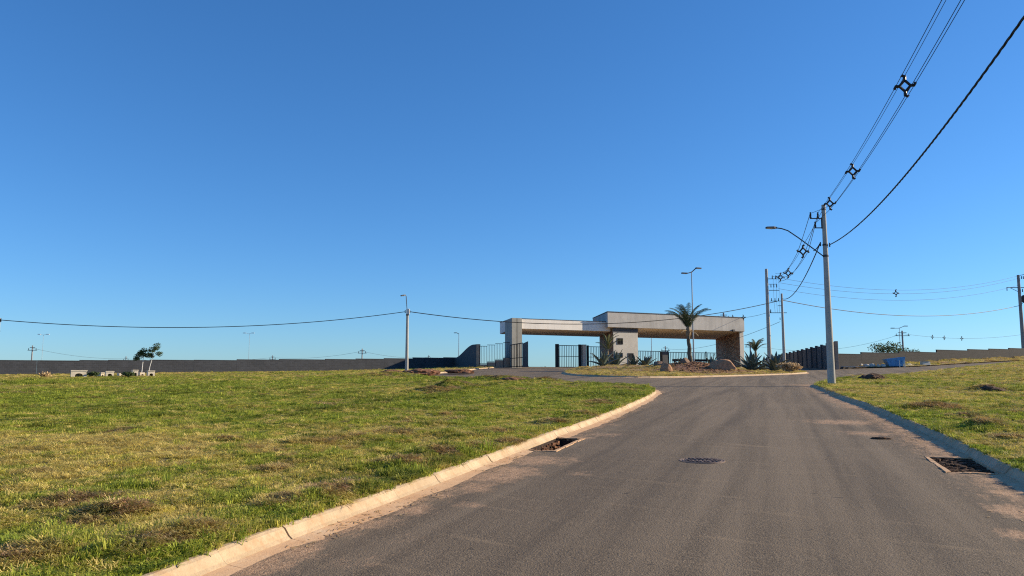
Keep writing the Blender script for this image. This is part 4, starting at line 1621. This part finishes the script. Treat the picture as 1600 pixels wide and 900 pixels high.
def behind(px, Y):
    rr = ray(px, 560)
    x = rr[0] * Y / rr[1]
    return (x, Y, gzf(x, Y))


b0 = behind(1386, 116)
bush('bush', 'wide open bush rising over the right wall, left of the far lamp', (b0[0], b0[1], b0[2] + .3), (2.9, 1.8, 1.55), 900, .26, seed=41, stems=9)
b1 = behind(1416, 118)
bush('bush', 'low bush over the right wall behind the small utility pole', (b1[0], b1[1], b1[2] + .2), (2.2, 1.5, 1.25), 420, .26, seed=43, stems=6)
b2 = behind(849, 150)
bush('bush', 'tiny dark bush on the crest seen through the open gateway', (b2[0], b2[1], 2.4), (.6, .5, .35), 300, .12, seed=44, stems=4)
wx, wy, wz = isl_at(1234, 78)
bush('dry_weed', 'clump of dry straw weeds at the right tip of the island', (wx, wy, wz), (1.3, .7, .45), 900, .22, 'dry_leaf', 45, 'weed', 10)
for k, (px, py, lab) in enumerate([(150, 586, 'dark weed tuft below the largest concrete box'), (205, 585, 'dark weed tuft near the arched concrete boxes'), (75, 583, 'pale dry weed tuft at the far left wall')]):
    x, y = spot(px, py, .15)
    y = min(y, 66)
    x = (px - 800) / 1200 * y
    bush('weed', lab, (x, y, surf_z(lawn_l, x, y)), (.55, .4, .22), 300, .16, 'tree_leaf' if k < 2 else 'dry_leaf', 50 + k, 'weed', 6)

# dirt piles round the left pole and across the cross street
for k, (px, py, sx, sz, lab, mt) in enumerate([(618, 586, 1.5, .35, 'red dirt pile left of the white pole', 'soil'), (655, 585.5, 1.4, .4, 'red dirt pile right of the white pole', 'soil'),
                                              (715, 613, .5, .30, 'dark clod heap standing out in the left field', 'soil_dark'), (775, 595, .55, .28, 'dark clod at the field edge by the cross street', 'soil_dark'),
                                              (806, 596.5, .7, .22, 'brown clod at the field edge below the open gate leaf', 'soil'), (1362, 594, .85, .38, 'dark earth heap on the right lawn near the street lamp pole', 'soil_dark'),
                                              (1548, 613, .62, .2, 'dark earth heap out on the right lawn', 'soil_dark'), (718, 583, 1.2, .3, 'red dirt heap at the foot of the wing wall', 'soil'), (672, 584.5, .9, .35, 'dirt heap where the cross street kerb ends', 'soil')]):
    x, y = spot(px, py, .1)
    z = gzf(x, y) + .12
    tag(mesh_obj('dirt_heap', rock_mesh('dirt_heap', M[mt], sx, sx * .7, sz, 60 + k, .45, 4, 2.2), None, (x, y, z + sz * .15)), lab, 'dirt heap', 'dirt heaps on the grass')


# ------------------------------------------------------------------ precast inlet boxes in the left field
def inlet_box(label, px0, px1, Y, h, seed, rz=0.0, lid=True):
    ra, rb = ray(px0, 584), ray(px1, 584)
    x0, x1 = ra[0] * Y / ra[1], rb[0] * Y / rb[1]
    w = x1 - x0
    xc = (x0 + x1) / 2
    root = tag(empty('concrete_box', (xc, Y, surf_z(lawn_l, xc, Y) + .02), rz + R(32)), label, 'concrete box', 'precast drain boxes in the left field')
    aw, ah = w * .24, h * .62
    out = [(-w / 2, 0), (-aw, 0)]
    for k in range(9):
        a = math.pi - math.pi * k / 8
        out.append((aw * math.cos(a), ah - aw * .6 + aw * .6 * math.sin(a)))
    out += [(aw, 0), (w / 2, 0), (w / 2, h), (-w / 2, h)]
    mb = MB()
    m = len(out)
    dpt = .14
    # front slab with the arched mouth, split in two L shaped halves so that each face is convex enough
    F = [(x, -.0, z) for x, z in out] + [(x, dpt, z) for x, z in out]
    fs = [(i, i + m, (i + 1) % m + m, (i + 1) % m) for i in range(m)]
    L_ = [0, 1] + list(range(2, 7)) + [m - 1]
    mid = len(F)
    F += [(0, 0, h), (0, dpt, h)]
    left = [0, 1, 2, 3, 4, 5, 6, mid, m - 1]
    right = [6, 7, 8, 9, 10, 11, 12, 13, mid]
    fs += [tuple(left), tuple(right), tuple(i + m if i < m else mid + 1 for i in left)[::-1], tuple(i + m if i < m else mid + 1 for i in right)[::-1]]
    mb.add(F, fs)
    mb.build('front_slab', M['concrete_box'], root)
    for s in (-1, 1): MB().box((s * (w / 2 - .05), dpt + .33, h / 2), (.1, .66, h)).build('side_slab', M['concrete_box'], root)
    MB().box((0, dpt + .66, h / 2), (w, .1, h)).build('back_slab', M['concrete_box'], root)
    if lid: MB().box((0, .4, h + .035), (w * 1.04, .9, .07)).build('lid', M['concrete_box'], root, bevel=.01)
    return root


inlet_box('largest arched concrete box, leftmost of the row', 112.5, 134.5, 66, .52, 1)
inlet_box('small sliver of concrete box next to the white arched box', 158, 163, 68, .30, 2, .3)
inlet_box('white arched concrete box with flat lid, second large one', 166, 177.5, 67, .42, 3)
inlet_box('low brown arched box left of the tall white one', 187, 195, 69, .30, 4, .15, False)
inlet_box('lowest brown box half sunk beside the tall white one', 196, 201, 70, .28, 5, 0, False)
inlet_box('tall narrow white box under the young trees', 207.5, 215.5, 68, .50, 6)
inlet_box('low white box under the leaning young tree', 219.5, 226, 69, .34, 7, .1, False)
inlet_box('rightmost concrete box with orange stained face', 231.5, 241.5, 67.5, .46, 8)

# ------------------------------------------------------------------ blue skip, rubble and slab by the right wall
sx_, sy_ = at(1397, 568, 96).x, 96.0
sz_ = gzf(sx_, sy_)
sk = tag(empty('blue_skip', (sx_, sy_, sz_ + .0), R(-8)), 'blue steel skip standing below the right wall', 'skip')
body = MB()
lo = [(-.75, -.65, .12), (.85, -.65, .12), (.85, .65, .12), (-.75, .65, .12)]
hi = [(-1.15, -.75, 1.0), (1.12, -.75, 1.28), (1.12, .75, 1.28), (-1.15, .75, 1.0)]
inn = [(x * .94, y * .93, z) for x, y, z in hi]
low = [(x * .9, y * .9, z + .06) for x, y, z in lo]
body.add(lo + hi + inn + low, [(3, 2, 1, 0)] + [(i, (i + 1) % 4, 4 + (i + 1) % 4, 4 + i) for i in range(4)] + [(4 + i, 4 + (i + 1) % 4, 8 + (i + 1) % 4, 8 + i) for i in range(4)] + [(8 + i, 8 + (i + 1) % 4, 12 + (i + 1) % 4, 12 + i) for i in range(4)] + [(12, 13, 14, 15)])
body.build('body', M['skip_blue'], sk)
for x in (-.5, .05, .6): MB().hexa([(x - .05, -.70, .14), (x + .05, -.70, .14), (x + .05, -.64, .14), (x - .05, -.64, .14)], [(x * 1.25 - .05, -.80, .95), (x * 1.25 + .05, -.80, .95), (x * 1.25 + .05, -.74, .95), (x * 1.25 - .05, -.74, .95)]).build('rib', M['skip_blue'], sk)
for x in (.35, .95): MB().box((x, -.86, .42), (.1, .08, .84)).build('support_leg', M['white_paint'], sk)
for x in (-.7, .8): MB().box((x, 0, .06), (.12, 1.3, .12)).build('skid', M['dark_metal'], sk)

RB = [(1345, 97, .35, .35, 'white broken block left of the blue skip, topmost of the rubble'), (1353, 96, .5, .34, 'pale mortar lump amid rubble near the blue skip'), (1362, 96, .55, .4, 'angular pale concrete chunk amid rubble by the skip'),
      (1372, 95.5, .32, .26, 'small white chunk lying low before the rubble'), (1380, 95.5, .34, .3, 'small pale chunk touching the blue skip'), (1336, 98, .8, .28, 'flat grey rubble lump nearest the panel fence'), (1420, 97, .5, .25, 'brown lump just right of the blue skip')]
for k, (px, Y, s, h, lab) in enumerate(RB):
    x = at(px, 568, Y).x
    tag(mesh_obj('rubble_chunk', rock_mesh('rubble_chunk', M['rubble'], s, s * .7, h, 80 + k, .4, 3, 1, 10), None, (x, Y, max(gzf(x, Y), 0) + .12 + h * .3)), lab, 'rubble', 'rubble by the blue skip')
x = at(1446, 570, 97).x
sl = tag(empty('concrete_slab', (x, 97, gzf(x, 97) + .12), .1), 'tilted pale concrete slab right of the blue skip', 'slab')
MB().hexa([(-.5, -.3, 0), (.55, -.3, 0), (.5, .3, 0), (-.55, .3, 0)], [(-.45, -.1, .42), (.5, -.12, .42), (.45, .3, .46), (-.5, .3, .46)]).build('block', M['concrete_box'], sl, bevel=.03)
MB().box((0, .1, .48), (1.1, .6, .06), .1).build('cap', M['concrete_box'], sl)
# planks lying left of the rubble
for k, (px, py, L, lab) in enumerate([(1322, 95.6, 2.6, 'upper grey plank lying by the rubble'), (1330, 95.2, 3.0, 'lower grey plank lying by the rubble')]):
    x = at(px, 572, py).x
    p_ = tag(empty('plank', (x, py, gzf(x, py) + .14 + .1 * k), .05 * k), lab, 'plank')
    MB().box((0, 0, .05), (L, .25, .07)).build('board', M['rubble'], p_)


# ------------------------------------------------------------------ poles, lamps and lines
def concrete_pole(name, label, x, y, h, r0, r1, mat='pole', cat='utility pole', group='concrete utility poles', z=None):
    z = gzf(x, y) if z is None else z
    root = tag(empty(name, (x, y, z)), label, cat, group)
    n = 8
    MB().tube([(0, 0, -.5 + (h + .5) * k / n) for k in range(n + 1)], [r0 + (r1 - r0) * k / n for k in range(n + 1)], 14).build('shaft', M[mat], root, smooth=True)
    MB().tube([(0, 0, h - .01), (0, 0, h + .03)], [r1 * 1.06, r1 * .9], 12).build('cap', M[mat], root)
    return root


def insulator(root, p, s=1.0, name='insulator'):
    mb = MB()
    pts, rad = [], []
    for k in range(9):
        pts.append((p[0], p[1], p[2] + .045 * k * s))
        rad.append((.075 if k % 2 else .04) * s * (1 - .03 * k))
    mb.tube(pts, rad, 8)
    return mb.build(name, M['porcelain'], root, smooth=True)


def lamp_arm(root, pts, head_dir, r=.04, head=.62, mat='grey_metal'):
    MB().tube(pts, r, 8).build('lamp_arm', M[mat], root, smooth=True)
    p = Vector(pts[-1])
    d = Vector(head_dir).normalized()
    s = d.cross(Vector((0, 0, 1))).normalized()
    u = s.cross(d)
    q = [p + d * a + s * b + u * c for a, b, c in ((-.05, -.06, -.05), (.15, -.13, -.07), (head, -.12, -.06), (head, .12, -.06), (.15, .13, -.07), (-.05, .06, -.05))]
    t_ = [p + d * a + s * b + u * c for a, b, c in ((-.05, -.05, .05), (.15, -.1, .07), (head, -.09, .03), (head, .09, .03), (.15, .1, .07), (-.05, .05, .05))]
    hd = MB().hexa(q, t_).build('lamp_head', M['dark_metal'], root, bevel=.01)
    w = [p + d * a + s * b + u * -.085 for a, b in ((.2, -.09), (head - .04, -.09), (head - .04, .09), (.2, .09))]
    MB().hexa(w, [v + u * .02 for v in w]).build('lens', M['white_paint'], hd)


def cable(name, label, p, q, sag, r=.02, n=28, strands=1, cat='cable', group=None, mat='cable'):
    p, q = Vector(p), Vector(q)
    root = tag(empty(name, p), label, cat, group)
    pts = [p.lerp(q, k / n) - p - Vector((0, 0, 4 * sag * (k / n) * (1 - k / n))) for k in range(n + 1)]
    if strands == 1:
        MB().tube(pts, r, 6).build('wire', M[mat], root, smooth=True)
    else:
        n2 = n * 12
        L = (q - p).length
        d = (q - p).normalized()
        s = d.cross(Vector((0, 0, 1))).normalized()
        u = s.cross(d)
        for j in range(strands):
            pp = []
            for k in range(n2 + 1):
                f = k / n2
                c = p.lerp(q, f) - p - Vector((0, 0, 4 * sag * f * (1 - f)))
                a = 2 * math.pi * (f * L / 1.25 + j / strands)
                pp.append(c + (s * math.cos(a) + u * math.sin(a)) * r * .95)
            MB().tube(pp, r, 5).build('strand', M[mat], root, smooth=True)
    return root, pts


def spacer(root, c, d, s=.3):
    """Diamond shaped line spacer with four hooked jaws, square to the line direction d."""
    d = Vector(d).normalized()
    e = d.cross(Vector((0, 0, 1))).normalized()
    u = e.cross(d)
    K = [u * s * 1.15, e * s, -u * s * 1.15, -e * s]
    mb = MB()
    for k in range(4):
        mb.tube([c + K[k] * .62, c + K[(k + 1) % 4] * .62], s * .16, 5)
    for k, v in enumerate(K):
        t_ = K[(k + 1) % 4].normalized() * s * .3
        mb.tube([c + v * .55, c + v * 1.0, c + v * 1.12 + t_ * .8, c + v * 1.0 + t_ * 1.25], [s * .18, s * .20, s * .18, s * .09], 6)
        mb.tube([c + v * .95 - d * s * .3, c + v * .95 + d * s * .3], s * .13, 5)
    mb.build('spacer', M['polymer'], root)


def spacer_span(label, p, q, sag, offs_p, offs_q, fr, r=.014, size=.3, group='spacer cable spans'):
    p, q = Vector(p), Vector(q)
    root = tag(empty('spacer_cable', p), label, 'cable', group)
    d = (q - p).normalized()
    e = d.cross(Vector((0, 0, 1))).normalized()
    u = e.cross(d)
    n = 60
    base = [(0, .345), (-.3, 0), (.3, 0), (0, -.345)]
    lo, hi = min(fr), max(fr)

    def blend(f):
        if f < lo: return 'p', 1 - f / lo
        if f > hi: return 'q', (f - hi) / max(1e-6, 1 - hi)
        return 'm', 0
    for j, (a, b) in enumerate(base):
        pts = []
        for k in range(n + 1):
            f = k / n
            c = p.lerp(q, f) - p - Vector((0, 0, 4 * sag * f * (1 - f)))
            o = e * a * size / .3 + u * b * size / .3
            w, t = blend(f)
            if w == 'p': o = o.lerp(Vector(offs_p[j]), t)
            elif w == 'q': o = o.lerp(Vector(offs_q[j]), t)
            pts.append(c + o)
        MB().tube(pts, r * (.8 if j == 0 else 1), 6).build('wire', M['cable'], root, smooth=True)
    for f in fr:
        c = p.lerp(q, f) - p - Vector((0, 0, 4 * sag * f * (1 - f)))
        spacer(root, c, d, size)
    return root


# tall street lamp pole on the right lawn corner
nx_, ny_ = spot(1299.5, 601, .1)
NPZ = gzf(nx_, ny_)
near = concrete_pole('street_lamp_pole', 'tall concrete pole with street lamp arm at the right lawn corner', nx_, ny_, 10.75, .23, .115)
TOP = NPZ + 10.75
for zz, ln, ins in ((9.95, .80, (-.80, -.36)), (9.38, .56, (-.54,))):
    MB().bar((-.12, 0, zz), (-ln - .04, 0, zz), .055).build('cross_arm', M['dark_metal'], near)
    for x in ins: insulator(near, (x, 0, zz + .02))
MB().bar((-.15, 0, 9.34), (-.15, 0, 10.0), .06).build('bracket', M['dark_metal'], near)
MB().tube([(0, 0, 10.45), (0, 0, 10.53)], .135, 10).build('band', M['dark_metal'], near)
MB().tube([(0, 0, 8.30), (0, 0, 8.40)], .16, 10).build('band', M['dark_metal'], near)
MB().tube([(0, 0, 7.62), (0, 0, 7.74)], .165, 10).build('band', M['dark_metal'], near)
insulator(near, (.24, -.05, 8.22), .7, 'clamp')
insulator(near, (-.26, .05, 8.28), .7, 'clamp')
lamp_arm(near, [(-.15, 0, 7.68), (-.7, -.12, 8.05), (-1.7, -.33, 8.72), (-2.35, -.46, 9.12), (-2.75, -.52, 9.24), (-3.1, -.58, 9.27)], (-1, -.2, .02), .035, .62, 'dark_metal')

# the pole of the lines behind the viewer stands out of the picture; its spans hang from about here
bx, by = 7.7, 6.6
bz = gzf(bx, by)
spacer_span('four wire spacer cable sweeping overhead from the street lamp pole', (nx_ - .15, ny_, NPZ + 10.2), (bx, by, bz + 11.4), .72,
            [(.1, 0, .35), (-.65, 0, .05), (-.2, 0, .1), (-.4, 0, -.55)], [(.1, 0, .35), (-.65, 0, .05), (-.2, 0, .1), (-.4, 0, -.55)], (.10, .30, .565, .8), .011, .27)
cable('twisted_cable', 'thick black twisted cable sweeping to the upper right corner', (nx_ + .24, ny_ - .05, NPZ + 8.35), (bx + .3, by, bz + 9.4), 1.1, .016, 30, 3, group='low voltage cables')

# tall pole and slim pole at the right corner of the gatehouse
tx, ty = at(1203, 575, 93).x, 93.0
tall = concrete_pole('utility_pole', 'tall concrete pole carrying cross arms right of the gatehouse', tx, ty, 12.3, .27, .16)
TZ = gzf(tx, ty)
for zz, x1, ins in ((11.1, 1.55, (.7, 1.1, 1.5)), (9.7, 1.5, ()), (6.95, 2.3, (.35,))):
    MB().bar((.1, 0, zz), (x1, 0, zz), .07).build('cross_arm', M['dark_metal'], tall)
    for x in ins: insulator(tall, (x, 0, zz + .02), 1.1)
for x in (.5, .85, 1.2): insulator(tall, (x, 0, 10.05), 1.0, 'fuse')
MB().bar((.2, 0, 10.45), (1.25, 0, 10.45), .05).build('cross_arm', M['dark_metal'], tall)
for x in (.8, 1.15, 1.48):
    MB().tube([(x, 0, 11.1), (x + .02, .05, 9.6), (x * .9 + .1, .05, 8.4), (x * .8 + .25, 0, 7.0)], .014, 5).build('jumper', M['cable'], tall)
sx2, sy2 = at(1226, 577, 89).x, 89.0
slim = concrete_pole('utility_pole', 'slim concrete pole standing right beside the tall cross arm pole', sx2, sy2, 8.95, .19, .11)
SZ = gzf(sx2, sy2)
for zz, x0 in ((8.1, -1.35), (7.55, -.5)):
    MB().bar((x0, 0, zz), (.1, 0, zz), .06).build('cross_arm', M['dark_metal'], slim)
for x in (-1.2, -.8, -.4): insulator(slim, (x, 0, 8.12), .9)
insulator(slim, (-.3, 0, 5.9), .8, 'clamp')

spacer_span('spacer cable dropping from the street lamp pole to the tall pole', (nx_ - .35, ny_, NPZ + 10.0), (tx + 1.1, ty, TZ + 11.5), 1.35,
            [(.3, 0, .5), (-.45, 0, .3), (0, 0, .3), (-.2, 0, -.3)], [(0, 0, .3), (-.4, 0, .0), (0, 0, 0), (.4, 0, 0)], (.22, .55, .8), .018, .36)
cable('twisted_cable', 'black cable drooping from the street lamp pole to the slim pole', (nx_ - .26, ny_ + .05, NPZ + 8.5), (sx2 + .1, sy2, SZ + 8.35), 1.0, .035, 26, group='low voltage cables')
cable('lead_cable', 'short black lead hanging from the clamp to the lamp arm', (nx_ - .26, ny_ + .05, NPZ + 8.5), (nx_ - .75, ny_ - .1, NPZ + 7.98), .08, .028, 8)

# far right transformer pole
fx, fy = at(1600.5, 560, 122).x, 122.0
FZ = gzf(fx, fy)
ft = concrete_pole('transformer_pole', 'dark pole carrying transformer and cross arms at the right edge', fx, fy, 13.6, .30, .2, 'pole_far')
MB().bar((-2.0, 0, 11.6), (2.2, 0, 11.6), .1).build('cross_arm', M['dark_metal'], ft)
MB().bar((-.1, 0, 13.5), (1.2, 0, 13.75), .09).build('cross_arm', M['dark_metal'], ft)
for x in (.5, .8, 1.1): insulator(ft, (x, 0, 13.0), 1.3)
insulator(ft, (-1.95, 0, 11.1), 1.2)
for x in (.5, .9): insulator(ft, (x, 0, 10.9), 1.4)
MB().bar((-1.4, 0, 11.55), (-.1, 0, 10.9), .06).build('brace', M['dark_metal'], ft)
tr = MB().tube([(1.0, 0, 9.2), (1.0, 0, 9.3), (1.0, 0, 10.3), (1.0, 0, 10.4)], [.5, .58, .58, .45], 14).build('transformer', M['dark_metal'], ft, smooth=True)
for k in range(6): MB().box((1.0 + .62 * math.cos(k - 2.8), .62 * math.sin(k - 2.8), 9.8), (.05, .2, .9), k - 2.8).build('cooling_fin', M['dark_metal'], tr)
MB().bar((.1, 0, 8.9), (.7, 0, 9.3), .06).build('brace', M['dark_metal'], ft)

hv = tag(empty('spacer_cable', (tx + 1.4, ty, TZ + 10.9)), 'three thin lines crossing to the transformer pole at right', 'cable', 'spacer cable spans')
pq = Vector((fx - tx - 1.4, fy - ty, FZ + 13.2 - TZ - 10.9))
for j, (a, b) in enumerate(((.35, .3), (-.25, -.1), (-1.0, -1.2))):
    pts = [pq * (k / 40) + Vector((0, 0, a + (b - a) * k / 40 - 4 * 1.9 * (k / 40) * (1 - k / 40))) for k in range(41)]
    MB().tube(pts, .017, 5).build('wire', M['cable'], hv, smooth=True)
spacer(hv, pq * .42 + Vector((0, 0, -4 * 1.9 * .42 * .58 - .1)), pq, .38)
cable('twisted_cable', 'black cable slung from the slim pole to the transformer pole', (sx2 + .1, sy2, SZ + 8.2), (fx - .2, fy, FZ + 8.7), 1.75, .04, 30, group='low voltage cables')

# left field pole with its small lamp
lx, ly = spot(635.3, 584, .1)
lpole = concrete_pole('street_lamp_pole', 'white concrete pole with a small lamp standing in the left field', lx, ly, at(638, 483, ly).z - gzf(lx, ly), .17, .11, 'pole')
LZ = gzf(lx, ly)
LH = at(638, 483, ly).z - LZ - 7.1
for s in (-1, 1): insulator(lpole, (s * .22, 0, 6.72 + LH), .8, 'clamp')
MB().box((.06, -.12, 6.85 + LH), (.3, .2, .5)).build('junction_box', M['white_paint'], lpole)
MB().tube([(0, 0, 6.5 + LH), (0, 0, 6.6 + LH)], .15, 10).build('band', M['dark_metal'], lpole)
lamp_arm(lpole, [(-.05, .1, 6.95 + LH), (-.12, .25, 7.5 + LH), (-.2, .5, 8.1 + LH), (-.25, .7, 8.4 + LH), (-.34, .55, 8.48 + LH)], (-.6, -.5, -.1), .035, .45, 'dark_metal')
cable('twisted_cable', 'black cable slung from the white field pole to the slim pole past the gatehouse', (lx + .25, ly, LZ + LH + 6.85), (sx2 - .5, sy2, SZ + 8.1), 1.85, .04, 40, group='low voltage cables')
ex, ey = at(-6, 560, 62).x, 62.0
EZ = gzf(ex, ey)
epole = concrete_pole('utility_pole', 'white pole cut by the left edge of the picture', ex, ey, at(4, 497.5, 62).z - EZ, .15, .1, 'pole')
insulator(epole, (.15, 0, at(4, 503, 62).z - EZ), .8, 'clamp')
MB().tube([(0, 0, 3.9), (0, 0, 4.0)], .14, 10).build('band', M['dark_metal'], epole)
cable('twisted_cable', 'black cable slung across the left field to the white field pole', (lx - .25, ly, LZ + LH + 6.85), (ex + .15, ey, at(4, 500, 62).z), 1.0, .033, 40, group='low voltage cables')


# double armed lamp on the island and far lamps
def lamp_post(label, px, top_y, Y, base_z, arms, r=.07, s=1.0, mat='dark_metal'):
    rr = at(px, top_y, Y)
    root = tag(empty('lamp_post', (rr.x, Y, base_z)), label, 'lamp post', 'steel lamp posts')
    h = rr.z - base_z
    MB().tube([(0, 0, -.3), (0, 0, h)], [r * 1.2, r * .6], 8).build('post', M['grey_metal'], root, smooth=True)
    for dx, dy, dz in arms:
        e = Vector((dx, dy, dz)) * s
        MB().tube([(0, 0, h - .1), Vector((0, 0, h - .05)) + e * .5, Vector((0, 0, h)) + e], r * .7, 6).build('arm', M[mat], root)
        d = Vector((dx, dy, 0)).normalized()
        p = Vector((0, 0, h)) + e
        n_ = Vector((-d.y, d.x, 0)) * .16 * s
        q4 = [p - n_, p - n_ * .8 + d * .7 * s, p + n_ * .8 + d * .7 * s, p + n_]
        MB().hexa([v + Vector((0, 0, -.06)) for v in q4], [v + Vector((0, 0, .08)) for v in q4]).build('lamp_head', M[mat], root)
    return root


ix, iy, iz = isl_at(1083, 90)
lamp_post('tall double armed lamp rising behind the island palm', 1080.5, 424, 90, iz, [(.6, .25, .42), (-.62, -.25, -.28)], .085)
lamp_post('far double armed lamp over the right wall beside the bush', 1405, 512, 150, 0, [(1.1, .2, .32), (-1.1, -.2, -.12)], .07)
lamp_post('faint far lamp over the middle of the left wall', 390, 521, 190, -3, [(.5, 0, .1), (-.9, 0, .1)], .045, 1, 'pale_metal')
lamp_post('far curved lamp left of the wing wall', 717, 521, 170, -2, [(-.5, .3, .15)], .09)
lamp_post('faint far lamp above the far left wall', 68, 523, 190, -3, [(.7, 0, .1), (-.7, 0, .1)], .04, 1, 'pale_metal')
lamp_post('thin far post seen under the canopy between tower and palm', 1017, 495, 170, -1, [(.6, .3, .1)], .08)


def far_pole(label, px, top_y, Y, arm=.9, r=.13, base=-4.0):
    t_ = at(px, top_y, Y)
    root = concrete_pole('utility_pole', label, t_.x, Y, t_.z - base, r * 1.2, r * .8, 'pole_far', z=base)
    h = t_.z - base
    for dz, w in ((-.9, 1.0), (-.35, .55)):
        MB().bar((-arm * w, 0, h + dz), (arm * w, 0, h + dz), .1).build('cross_arm', M['dark_metal'], root)
    for s in (-1, 0, 1): insulator(root, (s * arm * .8, 0, h - .88), 1.1)
    return t_


f1 = far_pole('far pole behind the left wall near the arched boxes', 51, 540, 150)
f2 = far_pole('small far pole behind the left wall beside the young trees', 197, 557, 170, .6, .11)
f3 = far_pole('small far pole over the left wall at its middle', 426, 555.5, 190, .8, .11)
f4 = far_pole('far pole with cross arms left of the white field pole', 566, 545, 160)
f5 = far_pole('tiny far pole over the wall right of the white field pole', 670, 555, 190, .5, .1)
f6 = far_pole('dark far pole peeping over the gatehouse roof', 1130.5, 489, 128, 1.0, .16, 2.0)
f7 = far_pole('far pole seen between gatehouse and panel fence', 1172, 535, 150, 1.0, .15)
f8 = far_pole('small dark pole over the right wall behind the bush', 1409.5, 517, 142, 1.4, .17)
f9 = far_pole('tiny far pole in the canopy gap above the dark gate pillar', 1039.5, 541, 160, .9, .12)
for a, b, sg, lab in ((f1, f2, .6, 'faint far line above the far left wall'), (f2, f3, .8, 'faint far line above the left wall from the young trees on'), (f3, f4, .7, 'faint far line above the left wall before the white pole'), (f4, f5, .6, 'faint far line above the wall past the white pole'),
                      (f6, Vector((tx + .3, ty, TZ + 7.1)), .5, 'line from the tall pole back over the gatehouse roof'), (f8, Vector((fx + 22, 150, f8.z + .8)), 1.1, 'far spacer line above the right wall toward the edge'), (f7, f8, 2.0, 'far line crossing behind the panel fence'),
                      (f9, Vector((sx2 - .3, sy2, SZ + 6.2)), 1.2, 'thin line descending behind the canopy to the slim pole')):
    rt, pts = cable('far_cable', lab, a - Vector((0, 0, .5)), b - Vector((0, 0, .5)) if a is not f6 else b, sg, .02, 24, group='far overhead lines')
    if 'spacer' in lab or 'roof' in lab:
        for k in ((5, 7, 10) if 'spacer' in lab else (6, 12)):
            spacer(rt, pts[k], pts[k + 1] - pts[k - 1], .3)
